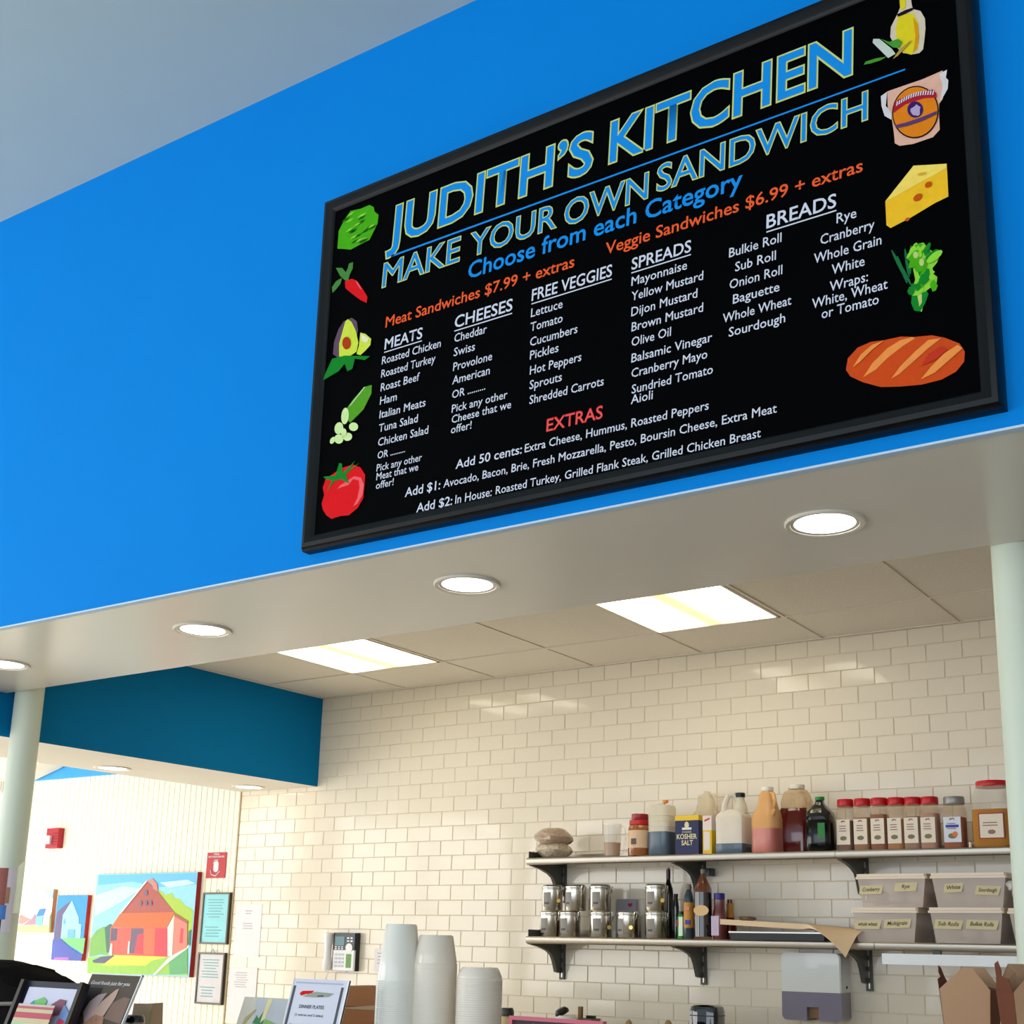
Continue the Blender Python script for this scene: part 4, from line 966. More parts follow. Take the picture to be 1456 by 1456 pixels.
MB().lathe([(.0001, 0), (.006, 0), (.006, .003), (.0001, .003)], 12).build('lock', M_black, t, (w, -.045, s*.50), (0, PI/2, 0))

# wall telephone
YP = YW-.048
xa, zt = xy(475.5, 1326, YP); xb, _ = xy(505.5, 1326, YP); zb = atY(495, 1380.5, YP).z; w = xb-xa; s = zt-zb
t = thing('wall_phone', 'white and black wall telephone with keypad hanging on the tiles', 'telephone', (xa, YW-.002, zb))
MB().bbox(-.018, w-.004, -.036, 0, -.002, s, .004).build('base', mat('phone_black', (20, 24, 28), .3), t)
MB().bbox(-.004, w-.001, -.046, -.0365, 0, s*.54, .004).build('lower_face', mat('phone_white', (236, 236, 238), .3), t)
fp = MB().bbox(-.004, w-.001, -.044, -.0365, s*.545, s, .004).build('upper_face', mat('phone_teal_black', (14, 34, 44), .2), t)
MB().box(w*.06, w*.50, -.046, -.0435, s*.66, s*.90).build('screen', mat('phone_screen', (70, 118, 128), .15), t)
k = MB()
for i in range(4):
    for j in range(3): k.box(w*(.08+.16*j), w*(.19+.16*j), -.048, -.0455, s*(.09+.10*i), s*(.15+.10*i))
k.build('keypad', mat('phone_keys', (196, 196, 204), .4), t)
k = MB()
for i in range(2):
    for j in range(3): k.box(w*(.06+.15*j), w*(.15+.15*j), -.046, -.0435, s*(.56+.05*i), s*(.585+.05*i))
for i in range(2):
    for j in range(2): k.box(w*(.62+.16*j), w*(.72+.16*j), -.046, -.0435, s*(.76+.08*i), s*(.80+.08*i))
k.build('function_keys', mat('phone_white'), t)['kind'] = 'stuff'
MB().lathe([(w*.10, 0), (w*.16, 0), (w*.16, .004), (w*.10, .004)], 18).build('dial_ring', mat('phone_white'), t, (w*.74, -.0445, s*.60), (PI/2, 0, 0))
MB().box(w*.62, w*.86, -.0475, -.0455, s*.08, s*.44).build('index_card', mat('phone_green', (110, 156, 80), .5, var=.2, scale=60), t)
MB().lathe([(.020, 0), (.025, .01), (.024, .05), (.019, .07), (.019, s*.62), (.024, s*.75), (.025, s*.97), (.020, s)], 20, c=(-.036, -.050, 0)).build('handset', mat('phone_white'), t)
cd_ = [(-.03, -.05, 0)]
for k in range(40): cd_.append((-.03+.006*math.cos(k*1.6)-.0012*k, -.045+.006*math.sin(k*1.6), -.004*k))
MB().tube(cd_, .0018, 5).build('cord', mat('phone_white'), t)

# papers on the tiles
def flat_thing(name, label, cat, corners, Y, th, m, partname, group=None):
    """thin sheet or board whose front lies on y=Y; corners TL TR BR BL in photo pixels"""
    P = [atY(*c_, Y) for c_ in corners]
    x0 = (P[0].x+P[3].x)/2; x1 = (P[1].x+P[2].x)/2; z1 = (P[0].z+P[1].z)/2; z0 = (P[2].z+P[3].z)/2
    t = thing(name, label, cat, (x0, Y, z0), (0, 0, 0), group)
    MB().box(0, x1-x0, 0, th, 0, z1-z0).build(partname, m, t)
    return t, x1-x0, z1-z0
Mpp = mat('white_paper', (240, 234, 236), .7, var=.02)
t, w, s = flat_thing('notice_sheet', 'white notice sheet taped on the tiles beside the teal certificate', 'paper', ((336, 1286), (373, 1285), (368, 1361), (331, 1361)), YW-.003, .002, Mpp, 'sheet')
k = MB(); marks(k, w*.3, w*.7, s*.52, s*.66, -.0005, 3, 4); marks(k, w*.35, w*.65, s*.8, s*.9, -.0005, 2, 6); k.build('sheet_print', mat('pale_grey_print', (190, 184, 190), .6), t)['kind'] = 'stuff'
t, w, s = flat_thing('notice_sheet', 'creased white notice sheet lower on the tiles, under the other notice', 'paper', ((328.5, 1375), (367, 1376), (360, 1449), (320, 1449)), YW-.006, .004, Mpp, 'sheet')
k = MB(); marks(k, w*.2, w*.7, s*.6, s*.92, -.0005, 7, 9); k.build('sheet_print', mat('pale_grey_print'), t)
t, w, s = flat_thing('small_note', 'small pale handwritten note on the tiles left of the cup stacks', 'paper', ((533, 1350), (547, 1349), (546, 1381), (531, 1381)), YW-.003, .002, Mpp, 'sheet')
k = MB(); marks(k, w*.3, w*.8, s*.3, s*.9, -.0005, 4, 3); k.build('sheet_print', mat('pale_grey_print'), t)

# framed certificates on the bead board
def framed(label, corners, paper, seed):
    t, w, s = flat_thing('framed_certificate', label, 'framed certificate', corners, YW-.018, .004, paper, 'document', 'framed certificates')
    f = MB(); e = .010
    f.box(-e, 0, -.006, .016, -e, s+e); f.box(w, w+e, -.006, .016, -e, s+e); f.box(0, w, -.006, .016, -e, 0); f.box(0, w, -.006, .016, s, s+e)
    f.build('frame', mat('grey_brown_frame', (84, 76, 68), .35, metal=.4), t)
    k = MB(); marks(k, w*.12, w*.85, s*.5, s*.92, -.0006, 7, seed); marks(k, w*.1, w*.8, s*.1, s*.35, -.0006, 4, seed+1); k.build('document_print', mat('print_grey_teal', (136, 184, 190) if seed == 2 else (176, 170, 170), .6), t)
    MB().tube([(w*.45, .004, s+e), (w*.52, .002, s+.03), (w*.6, .004, s+e)], .0015, 5).build('hanger', mat('grey_brown_frame'), t)
framed('teal certificate in a thin dark frame on the bead board', ((291, 1272), (326, 1271), (321, 1340), (286, 1340)), mat('teal_paper', (140, 214, 220), .4, var=.08), 2)
framed('pale grey certificate in a thin dark frame below the teal certificate', ((284, 1357), (318.5, 1357), (313.5, 1426), (279, 1425)), mat('grey_paper', (206, 200, 200), .3, var=.05), 4)
# extinguisher sign
t, w, s = flat_thing('extinguisher_sign', 'small red fire extinguisher sign high on the bead board', 'sign', ((295, 1212.5), (322, 1211.5), (319.5, 1248), (292.5, 1249)), YW-.006, .004, mat('safety_red', (190, 16, 22), .4), 'plate')
Mw = mat('white_print')
text('FIRE', w*.36, w*.64, s*.90, s*.06, Mw, t, -.001, .02); text('EXTINGUISHER', w*.08, w*.92, s*.80, s*.065, Mw, t, -.001, .02)
k = MB().prism(rr(w*.26, s*.42, w*.11, 5, w*.38, s*.24), -.0012, 0, 'y'); k.tube([(w*.36, -.002, s*.58), (w*.44, -.002, s*.70), (w*.62, -.002, s*.70)], .003, 5); k.tube([(w*.24, -.002, s*.32), (w*.30, -.002, s*.14), (w*.52, -.002, s*.08), (w*.74, -.002, s*.26)], .003, 5)
k.build('pictogram', Mw, t)
# alarm
t, w, s = flat_thing('fire_alarm', 'small red fire alarm strobe high on the bright bead board', 'fire alarm', ((67, 1178), (83.5, 1177), (81, 1206), (64, 1206)), YW-.045, .044, mat('alarm_red', (186, 30, 44), .35), 'housing')
MB().bbox(w*.05, w*.5, -.02, 0, s*.2, s*.62, .006).build('strobe_lens', mat('clear_strobe', (236, 226, 230), .1), t)
k = MB()
for i in range(5): k.box(w*.55, w*.92, -.003, 0, s*(.15+.14*i), s*(.20+.14*i))
k.build('sounder_grille', mat('alarm_dark', (130, 20, 30), .4), t)
# exit light fragment
t, w, s = flat_thing('wall_speaker', 'white fixture at the left edge under the blue band', 'fixture', ((-12, 1111), (4, 1110), (3, 1127), (-13, 1128)), YW-.12, .10, M_ring, 'housing'); MB().box(.01, w-.01, -.003, 0, .01, s-.01).build('grille', M_baf, t)

# ------------------------------------------------------------------ paintings
def canvas(name, label, corners, th, edge, face):
    Y = YW-th
    t, w, s = flat_thing(name, label, 'painting', corners, Y, th-.001, edge, 'canvas_edge')
    MB().box(.0005, w-.0005, -.0008, 0, .0005, s-.0005).build('painted_face', face, t)
    return t, Y-.001, w, s
def paint(t, name, lay, Y, mats): return print_part(name, t, lay, Y, tuple(t.location), mats)
def pc(n, c): return mat('paint_'+n, c, 0.5, var=.10, scale=30)
cc = lambda p: c1(p, (110, 1230), 7.663)
t, Y, w, s = canvas('barn_painting', 'large painting of a red barn under a blue sky with red canvas edges', ((139, 1243.5), (282.5, 1239), (268, 1388), (124, 1384.5)), .035, mat('deep_red_edge', (160, 12, 20), .5), pc('sky', (150, 214, 238)))
paint(t, 'clouds', [(0, cc([(230, 110), (1300, 85), (1300, 210), (900, 240), (600, 180), (225, 220)])), (1, cc([(200, 330), (500, 230), (700, 260), (420, 440), (190, 560)])), (1, cc([(900, 190), (1200, 160), (1290, 200), (1000, 250)]))], Y-.0001, [pc('deep_sky', (104, 190, 236)), pc('pale_sky', (196, 232, 240))])
paint(t, 'trees', [(0, cc([(880, 280), (930, 285), (960, 330), (1030, 300), (1060, 360), (1120, 370), (1170, 440), (1240, 470), (1262, 500), (1250, 700), (1200, 900), (1000, 600)])), (1, cc([(130, 1000), (150, 800), (210, 710), (290, 670), (360, 700), (370, 980), (250, 975)])), (2, cc([(300, 680), (360, 640), (400, 660), (360, 960), (320, 950)])), (2, cc([(1215, 720), (1245, 700), (1235, 880), (1205, 860)]))], Y-.0002, [pc('lime', (170, 202, 60)), pc('green', (120, 178, 80)), pc('dark_foliage', (60, 110, 96))])
paint(t, 'grass', [(0, cc([(112, 1010), (400, 975), (980, 990), (1205, 880), (1205, 1200), (108, 1180)])), (1, cc([(400, 985), (900, 985), (1000, 1000), (820, 1040), (740, 1095), (270, 1095)])), (2, cc([(165, 1040), (260, 1000), (410, 985), (300, 1070), (180, 1065)])), (3, cc([(1000, 1060), (1200, 900), (1200, 1180), (1010, 1190)])), (4, cc([(830, 1190), (1000, 1010), (1215, 875), (1220, 895), (1010, 1050), (850, 1200)]))], Y-.0006, [pc('grass', (150, 200, 74)), pc('yellow_grass', (238, 218, 70)), pc('slate_shadow', (92, 84, 116)), pc('sea_green', (96, 172, 110)), pc('white_rail', (246, 240, 224))])
paint(t, 'barn', [(0, cc([(470, 525), (760, 175), (880, 290), (1060, 520), (1050, 530)])), (1, cc([(365, 680), (470, 525), (1060, 515), (980, 670), (960, 690)])), (2, cc([(360, 685), (985, 685), (985, 1000), (350, 975)])), (3, cc([(370, 690), (440, 690), (430, 820), (360, 830)])), (4, cc([(590, 690), (725, 690), (715, 970), (570, 960)])), (5, cc([(660, 760), (720, 740), (715, 970), (620, 960)])), (6, cc([(725, 690), (850, 690), (840, 980), (718, 970)])), (5, cc([(850, 690), (985, 690), (985, 1000), (838, 985)])), (7, cc([(985, 680), (1058, 545), (1035, 990), (985, 995)])), (8, cc([(1060, 545), (1200, 640), (1195, 900), (1040, 980)])), (0, cc([(1060, 520), (1210, 615), (1200, 640), (1060, 560)])), (5, cc([(1130, 690), (1160, 690), (1150, 850), (1115, 850)])), (8, cc([(760, 175), (820, 145), (870, 200), (880, 285), (830, 260), (820, 200), (780, 190)])), (7, cc([(345, 975), (370, 850), (385, 860), (380, 985)])), (7, cc([(548, 970), (560, 830), (575, 830), (570, 965)]))]
      + [(9, cc(ell(x_, y_, rx_, ry_, 8))) for x_, y_, rx_, ry_ in ((752, 303, 20, 30), (695, 415, 14, 30), (755, 415, 14, 30), (805, 415, 14, 30))] + [(7, cc([(462, 530), (752, 172), (766, 178), (480, 530)]))], Y-.0026,
      [pc('brick', (176, 84, 74)), pc('orange_roof', (240, 104, 44)), pc('salmon_wall', (232, 92, 76)), pc('slate', (96, 82, 104)), pc('dark_door', (110, 90, 110)), pc('crimson', (222, 60, 74)), pc('orange_door', (220, 108, 66)), pc('off_white', (246, 226, 214)), pc('pink_wall', (240, 130, 110)), pc('blue_grey', (110, 100, 124))])
cb = lambda p: c1(p, (0, 1060), 4.856)
t, Y, w, s = canvas('house_painting', 'narrow painting of a pale blue gabled house with red canvas edges', ((83, 1273.5), (125, 1272), (116.5, 1366), (72.5, 1365)), .03, mat('brick_red_edge', (196, 50, 44), .5), pc('strong_blue', (40, 150, 222)))
paint(t, 'house', [(0, cb([(372, 1340), (395, 1150), (450, 1100), (500, 1068), (440, 1180), (420, 1330)])), (1, cb([(420, 1330), (435, 1170), (498, 1070), (545, 1190), (545, 1230), (562, 1235), (555, 1335)])), (2, cb([(420, 1330), (560, 1330), (590, 1330), (575, 1440), (480, 1380)])), (3, cb([(365, 1340), (420, 1335), (480, 1390), (570, 1450), (563, 1484), (354, 1478)])), (4, cb([(440, 1200), (455, 1200), (450, 1235), (438, 1235)])), (4, cb([(470, 1270), (520, 1270), (515, 1330), (465, 1330)])), (5, cb([(378, 1462), (480, 1462), (478, 1480), (376, 1480)]))], Y-.0003, [pc('mauve_roof', (100, 88, 130)), pc('pale_blue_wall', (160, 226, 240)), pc('meadow', (120, 196, 120)), pc('indigo_shadow', (70, 86, 176)), pc('window_blue', (110, 180, 220)), pc('pink_scrawl', (170, 100, 190))])
t, Y, w, s = canvas('farm_painting', 'small washed-out painting of farm roofs nearest the left column', ((30, 1265), (77.5, 1264.5), (70, 1326), (24, 1325)), .028, mat('tan_edge', (196, 150, 110), .5), pc('white_sky', (236, 240, 250)))
paint(t, 'farm', [(0, cb([(120, 1290), (125, 1245), (250, 1235), (345, 1245), (340, 1290)])), (1, cb([(128, 1225), (140, 1165), (190, 1190), (215, 1200), (150, 1235)])), (2, cb([(160, 1240), (215, 1200), (245, 1160), (250, 1235)])), (3, cb([(250, 1180), (275, 1130), (318, 1125), (300, 1175)])), (4, cb([(250, 1180), (300, 1180), (290, 1245), (248, 1240)])), (5, cb([(345, 1180), (360, 1150), (352, 1290), (340, 1290)])), (6, cb([(310, 1000), (375, 995), (365, 1060), (330, 1050)]))], Y-.0003, [pc('pale_meadow', (206, 222, 140)), pc('coral', (240, 140, 130)), pc('dusty_mauve', (176, 130, 150)), pc('roof_blue', (50, 130, 220)), pc('wall_blue', (130, 200, 240)), pc('olive_edge', (130, 130, 70)), pc('cloud_blue', (180, 200, 240))])
for o in COL.objects:
    pass

# flyer curled round the left column
colc = Vector((cl.x, YC, 0))
zt = EYE.z+(1331-1231)/FOC*5.6; 
def arc(u0, u1, z0_, z1_, r): return lambda u, v: (r*math.cos(u0+(u1-u0)*u), r*math.sin(u0+(u1-u0)*u), z0_+(z1_-z0_)*v)
q = atY(15, 1230, YB-.12); zt = q.z; zb = atY(5, 1326, YB-.12).z
t = thing('flyer', 'glossy colour flyer wrapped round the left column', 'flyer', (colc.x, colc.y, zb)); hh = zt-zb
MB().quadgrid(arc(-2.2, -.05, 0, hh, .0655), 14, 4).build('sheet', mat('flyer_white', (222, 214, 226), .35), t)
k = MB(); k.quadgrid(arc(-2.2, -.62, hh*.42, hh, .0668), 10, 2, 0); k.quadgrid(arc(-2.2, -.5, hh*.2, hh*.42, .0668), 10, 2, 1); k.quadgrid(arc(-2.2, -.7, 0.005, hh*.2, .0668), 10, 2, 2); k.quadgrid(arc(-.60, -.38, hh*.45, hh*.7, .0668), 4, 2, 3)
k.build('flyer_print', [mat('flyer_rust', (140, 62, 46), .4, var=.3), mat('flyer_blue', (50, 120, 200), .4, var=.3), mat('flyer_dark', (40, 24, 40), .4, var=.3), mat('flyer_tan', (180, 130, 100), .4, var=.3)], t)
MB().quadgrid(lambda u, v: (.0655*math.cos(-.05)+.03*u, .0655*math.sin(-.05)+.004*u+.01*u*u, hh*.30+hh*.72*v-(.02 if v > .5 else 0)*u*0+.03*u*v), 5, 5).build('curled_edge', mat('flyer_back', (206, 204, 170), .5), t)
# ------------------------------------------------------------------ counters
CT = 1.15
c = thing('service_counter', 'front service counter under the header, mostly below the photo', 'counter', (0, 0, 0))
MB().box(-6.2, 2.4, 2.05, 2.95, 0, CT-.04).build('cabinet', M_white, c); MB().box(-6.25, 2.45, 1.98, 3.0, CT-.04, CT).build('worktop', mat('dark_worktop', (70, 64, 58), .25, var=.2, scale=30), c)
c = thing('back_counter', 'steel back counter along the tiled wall, below the photo', 'counter', (0, 0, 0))
MB().box(-3.6, 2.4, 4.66, YW-.005, 0, .90).build('cabinet', M_white, c); MB().box(-3.62, 2.42, 4.62, YW-.004, .90, .94).build('worktop', M_steel, c)
BT = .94
rs_ = thing('counter_riser', 'low riser on the service counter holding the takeout boxes', 'riser', (-.62, 2.45, CT)); MB().box(-.16, .55, -.20, .22, 0, .17).build('riser_block', M_white, rs_); MB().box(-.17, .56, -.21, .23, .17, .185).build('riser_top', M_white, rs_)
RT = CT+.185

# takeout boxes
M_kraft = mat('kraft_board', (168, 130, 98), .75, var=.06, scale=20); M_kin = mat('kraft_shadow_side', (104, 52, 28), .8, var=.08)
def takeout(loc, w, s, fh, label, rz):
    t = thing('takeout_box', label, 'takeout box', loc, (0, 0, rz), 'open kraft takeout boxes'); h = w/2; d = w*.40; e = .0012; b2 = .86
    def panel(nm, p, n, m=M_kraft):
        nv = Vector(n)*e; k = len(p); vs = [Vector(q_) for q_ in p]+[Vector(q_)+nv for q_ in p]
        MB().add(vs, [tuple(range(k)), tuple(reversed(range(k, 2*k)))]+[(i, (i+1) % k, k+(i+1) % k, k+i) for i in range(k)]).build(nm, m, t)
    for sg, nm in ((-1, 'front_panel'), (1, 'back_panel')):
        panel(nm, [(-h*b2, sg*d*b2, 0), (h*b2, sg*d*b2, 0), (h, sg*d, s), (h*.34, sg*d*1.06, s+fh), (-h*.02, sg*d*1.06, s+fh), (-h, sg*d, s)] if sg < 0 else [(-h*b2, sg*d*b2, 0), (h*b2, sg*d*b2, 0), (h, sg*d, s), (h*.3, sg*d*1.6, s+fh*.95), (-h*.3, sg*d*1.6, s+fh*.95), (-h, sg*d, s)], (0, -sg, 0))
    for sg, nm in ((-1, 'side_panel'), (1, 'side_panel')):
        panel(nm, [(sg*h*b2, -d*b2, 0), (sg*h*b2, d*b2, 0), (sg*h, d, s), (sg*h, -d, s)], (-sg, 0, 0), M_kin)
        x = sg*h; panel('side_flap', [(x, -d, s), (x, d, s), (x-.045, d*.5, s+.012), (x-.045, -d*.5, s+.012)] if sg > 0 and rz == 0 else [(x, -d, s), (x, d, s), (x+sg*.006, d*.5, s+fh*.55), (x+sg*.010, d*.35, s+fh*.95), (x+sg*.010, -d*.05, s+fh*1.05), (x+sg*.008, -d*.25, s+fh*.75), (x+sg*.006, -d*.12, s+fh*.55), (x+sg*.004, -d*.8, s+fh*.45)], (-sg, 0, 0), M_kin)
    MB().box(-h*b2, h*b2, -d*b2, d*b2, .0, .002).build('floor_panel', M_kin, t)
    return t
Y = 2.42
a = atY(1335, 1406.6, Y); b2 = atY(1408.5, 1406.6, Y); tp = atY(1370, 1375.5, Y)
w = b2.x-a.x; s = a.z-RT; fh = tp.z-a.z
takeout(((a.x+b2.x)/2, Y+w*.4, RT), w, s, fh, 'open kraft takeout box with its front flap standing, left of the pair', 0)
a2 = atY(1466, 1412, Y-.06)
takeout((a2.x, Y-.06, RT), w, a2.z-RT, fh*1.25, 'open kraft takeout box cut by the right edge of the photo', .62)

# stacked clear containers
M_cup = mat('frosted_cup', (255, 250, 240), .18, alpha=1.0, var=.02, coat=.4)
M_cup2 = mat('frosted_tub', (250, 238, 222), .18, alpha=1.0, var=.02, coat=.4)
for mm_ in (M_cup, M_cup2):
    nt = mm_.node_tree; ou = nt.nodes['Material Output']; pb_ = nt.nodes['Principled BSDF']
    tr_ = nt.nodes.new('ShaderNodeBsdfTranslucent'); tr_.inputs[0].default_value = (.95, .92, .88, 1); mx_ = nt.nodes.new('ShaderNodeMixShader'); mx_.inputs[0].default_value = .18
    nt.links.new(pb_.outputs[0], mx_.inputs[1]); nt.links.new(tr_.outputs[0], mx_.inputs[2]); nt.links.new(mx_.outputs[0], ou.inputs[0])
def cup_mesh(rt, rb, hh, m, rib=True):
    return MB().lathe([(rb*.92, hh), (rb, hh-.004), (rb+(rt-rb)*.9, .012), (rt*.97, .008), (rt, .006), (rt*1.01, .003), (rt, 0)], 36).mesh('cup', [m])
def stack(px, ptop, prim, Y, rt, rb, n_max, pitch, m, nm, top_lab, lab, grp):
    q = atY(px, ptop, Y); zr_ = atY(px, prim, Y).z; hh = q.z-zr_
    me = cup_mesh(rt, rb, hh, m); n = int((zr_-CT)/pitch)
    for k in range(n+1):
        o = bpy.data.objects.new(nm, me); COL.objects.link(o); o.location = (q.x, Y, zr_-k*pitch)
        tag(o, top_lab if k == 0 else lab, 'cup' if nm == 'plastic_cup' else 'tub', grp)
        if k == n: o.location.z = CT+.0005
        o.rotation_euler = (0, 0, k*.7)
Yc = 2.56
def rad(wpx, px, Y): q = atY(px, 1400, Y); return wpx*(q-EYE).dot(FWD)/FOC/2
stack(571, 1314, 1399, Yc, rad(64, 571, Yc), rad(45, 571, Yc), 60, .0052, M_cup, 'plastic_cup', 'topmost upturned clear cup of the tallest stack', 'clear cup nested in the tallest stack, below its topmost cup', 'clear cups in the tallest stack')
Yc2 = 2.60
stack(620.5, 1329.5, 1374, Yc2, rad(62.5, 620, Yc2), rad(49, 620, Yc2), 60, .0050, M_cup2, 'plastic_tub', 'topmost upturned deli tub of the middle stack', 'deli tub nested in the middle stack, below its topmost tub', 'deli tubs in the middle stack')
stack(682.5, 1375.5, 1396, Yc2, rad(65, 682, Yc2), rad(54, 682, Yc2), 60, .0055, M_cup2, 'plastic_tub', 'topmost upturned shallow tub of the shortest stack', 'shallow tub nested in the shortest stack, below its topmost tub', 'shallow tubs in the shortest stack')

# cardboard carton behind the menu card
a = atY(478, 1402, 2.74); b2 = atY(541, 1404, 2.74)
t = thing('cardboard_carton', 'brown cardboard carton between the dinner menu card and the cups', 'carton', (a.x, 2.74, CT))
w = b2.x-a.x; s = a.z-CT
MB().box(0, w, 0, .14, 0, s).build('carton_body', mat('brown_cardboard', (150, 92, 48), .75, var=.08, scale=20), t)
MB().box(-.001, w+.001, -.0015, 0, s-.055, s-.052).build('flap_seam', mat('seam_brown', (110, 66, 36), .8), t)
MB().add([(w*.1, -.002, s-.06), (w, -.002, s-.045), (w, -.002, s-.06)], [(0, 1, 2)]).build('tape', mat('tape_tan', (160, 124, 84), .4), t)

# leaning cards: a sheet whose left edge passes through two photo points with equal x, leaning back
def lean(tl, bl, tr, Y, zb):
    A = atY(*tl, Y); d = ray(*bl); k = A.x/d.x; B = EYE+d*k        # same x as the top corner
    sl = (A.y-B.y)/(A.z-B.z)                                        # dy/dz
    nrm = Vector((0, 1, -sl)); dr = ray(*tr); kk = (A-EYE).dot(nrm)/dr.dot(nrm); C = EYE+dr*kk
    ang = math.atan(sl); Ls = (A.z-zb)/math.cos(ang)
    base = (A.x, A.y-sl*(A.z-zb), zb)
    return base, ang, C.x-A.x, Ls
def card(name, label, cat, tl, bl, tr, Y, th, m, part, zb=None):
    base, ang, w, s = lean(tl, bl, tr, Y, CT if zb is None else zb)
    t = thing(name, label, cat, base, (-ang, 0, 0))
    MB().box(0, w, 0, th, 0, s).build(part, m, t)
    MB().prism([(th, 0), (th+.07, 0), (th, s*.5)], w*.45, w*.55, 'x').build('easel_foot', M_clear, t) if cat != 'painting' else None
    return t, w, s
t, w, s = card('dinner_menu_card', 'white dinner plates menu card in a leaning clear holder', 'menu card', (418, 1391), (402, 1456), (497, 1396.5), 2.42, .004, mat('white_card_stock', (214, 214, 228), .35), 'sheet')
Mgk = mat('charcoal_print', (70, 70, 84), .6)
MB().box(w*.035, w*.075, -.0008, 0, .01, s-.018).box(w*.885, w*.925, -.0008, 0, .01, s-.018).build('side_border', Mgk, t)
MB().box(w*.06, w*.9, -.0008, 0, s-.012, s-.008).build('top_rule', mat('grey_lilac_print', (180, 182, 200), .6), t)
MB().box(w*.97, w, -.0012, .005, 0, s).box(0, w*.02, -.0012, .005, 0, s).build('holder_edge', mat('clear_edge', (240, 240, 240), .1), t)
px_ = (1456-1391)/65.0; u = .0019   # metres per photo row on the card
def zr2(py): return s-(py-1392)*u*1.02
text('DINNER PLATES', w*.22, w*.66, zr2(1430), .0085, Mgk, t, -.001, .015); text('(1 entree and 2 sides)', w*.18, w*.68, zr2(1440), .006, Mgk, t, -.001, .01)
text('Vegetarian dinner plate', w*.12, w*.56, zr2(1453), .006, Mgk, t, -.001, .01); text('11.99', w*.68, w*.78, zr2(1453), .006, Mgk, t, -.001, .01)
text('Chicken dinner plate', w*.12, w*.56, zr2(1464), .006, Mgk, t, -.001, .01); text('12.99', w*.68, w*.78, zr2(1464), .006, Mgk, t, -.001, .01)
k = MB(); zc_ = zr2(1411)
k.add([(w*.17, -.001, zc_), (w*.22, -.001, zc_+.006), (w*.42, -.001, zc_+.008), (w*.38, -.001, zc_-.002), (w*.30, -.001, zc_-.001), (w*.21, -.001, zc_-.006)], [tuple(range(6))], 0)
k.add([(w*.24, -.0012, zc_-.008), (w*.33, -.0012, zc_-.001), (w*.46, -.0012, zc_+.005), (w*.66, -.0012, zc_+.004), (w*.78, -.0012, zc_+.003), (w*.70, -.0012, zc_-.006), (w*.45, -.0012, zc_-.009)], [tuple(range(7))], 1)
k.add([(w*.5, -.0014, zc_-.004), (w*.6, -.0014, zc_-.002), (w*.62, -.0014, zc_-.006), (w*.5, -.0014, zc_-.007)], [(0, 1, 2, 3)], 2)
k.build('food_picture', [mat('print_scarlet'), mat('sage_grey_print', (150, 156, 140), .6), mat('charcoal_print')], t)

t, w, s = card('brochure_stand', 'dark brown food brochure with white script in a clear stand', 'brochure', (131, 1385), (101.5, 1452), (202, 1385.5), 2.36, .004, mat('brochure_brown', (84, 70, 58), .35, var=.2), 'sheet')
Mws = mat('white_print')
u = .0021
def zq(py): return s-(py-1385)*.00225
text('Good foods just for you.', w*.06, w*.86, zq(1398), .010, Mws, t, -.001, .012, .3)
k = MB()
k.add([(w*x_, -.001, zq(y_)) for x_, y_ in ((.30, 1450), (.16, 1434), (.20, 1420), (.32, 1411), (.48, 1408), (.40, 1425), (.52, 1440))], [tuple(range(7))], 0)
k.add([(w*x_, -.0014, zq(y_)) for x_, y_ in ((.34, 1436), (.44, 1420), (.62, 1404), (.68, 1402), (.68, 1414), (.60, 1436), (.52, 1444))], [tuple(range(7))], 1)
k.add([(w*x_, -.0017, zq(y_)) for x_, y_ in ((.28, 1470), (.24, 1450), (.42, 1436), (.62, 1438), (.66, 1450), (.60, 1475))], [tuple(range(6))], 2)
k.add([(w*x_, -.0012, zq(y_)) for x_, y_ in ((.62, 1440), (.66, 1420), (.85, 1412), (.98, 1414), (.98, 1445))], [tuple(range(5))], 3)
k.add([(w*x_, -.0009, zq(y_)) for x_, y_ in ((.02, 1402), (.34, 1402), (.34, 1414), (.14, 1440), (.02, 1445))], [tuple(range(5))], 4)
k.build('food_photo', [mat('pale_mauve_print', (186, 160, 158), .5), mat('pinkish_print', (200, 166, 150), .5), mat('warm_print', (170, 124, 100), .5, var=.4, scale=90), mat('dim_rose_print', (130, 102, 88), .5), mat('umber_print', (44, 30, 28), .5)], t)
MB().box(w, w+.004, -.001, .006, 0, s+.003).box(-.002, w+.004, -.001, .006, s, s+.004).build('clear_rim', mat('clear_edge'), t)

t, w, s = card('card_display', 'black-framed display with a bright abstract picture at the lower left', 'display', (36, 1394), (18, 1440), (124, 1398.5), 2.30, .012, mat('navy_black_frame', (14, 16, 40), .4), 'backing')
for a_ in (0, w*.95): MB().box(a_, a_+w*.05, -.014, 0, 0, s).build('frame_side', mat('grey_brown_side', (40, 36, 32), .4), t)
u = s
ih = s-.018
lo = MB().box(w*.12, w*.93, -.002, 0, s-.17, s-.018).build('picture_card', mat('lavender_paper', (206, 206, 226), .5), t)
def q3(x_, y_): return (w*x_, -.0026, s-.018-y_*.15)
k = MB()
k.add([q3(.13, .75), q3(.15, .5), q3(.27, .26), q3(.42, .2), (q3(.34, .5)), q3(.24, .72)], [tuple(range(6))], 0); k.add([q3(.30, .26), q3(.42, .18), q3(.50, .25), q3(.48, .5), q3(.36, .5)], [tuple(range(5))], 1)
k.add([q3(.52, .5), q3(.60, .3), q3(.70, .2), q3(.80, .22), q3(.80, .5)], [tuple(range(5))], 2); k.add([q3(.80, .3), q3(.92, .45), q3(.93, .95), q3(.76, .95), q3(.78, .5)], [tuple(range(5))], 3); k.add([q3(.80, .55), q3(.90, .6), q3(.86, .95), q3(.76, .98)], [(0, 1, 2, 3)], 4)
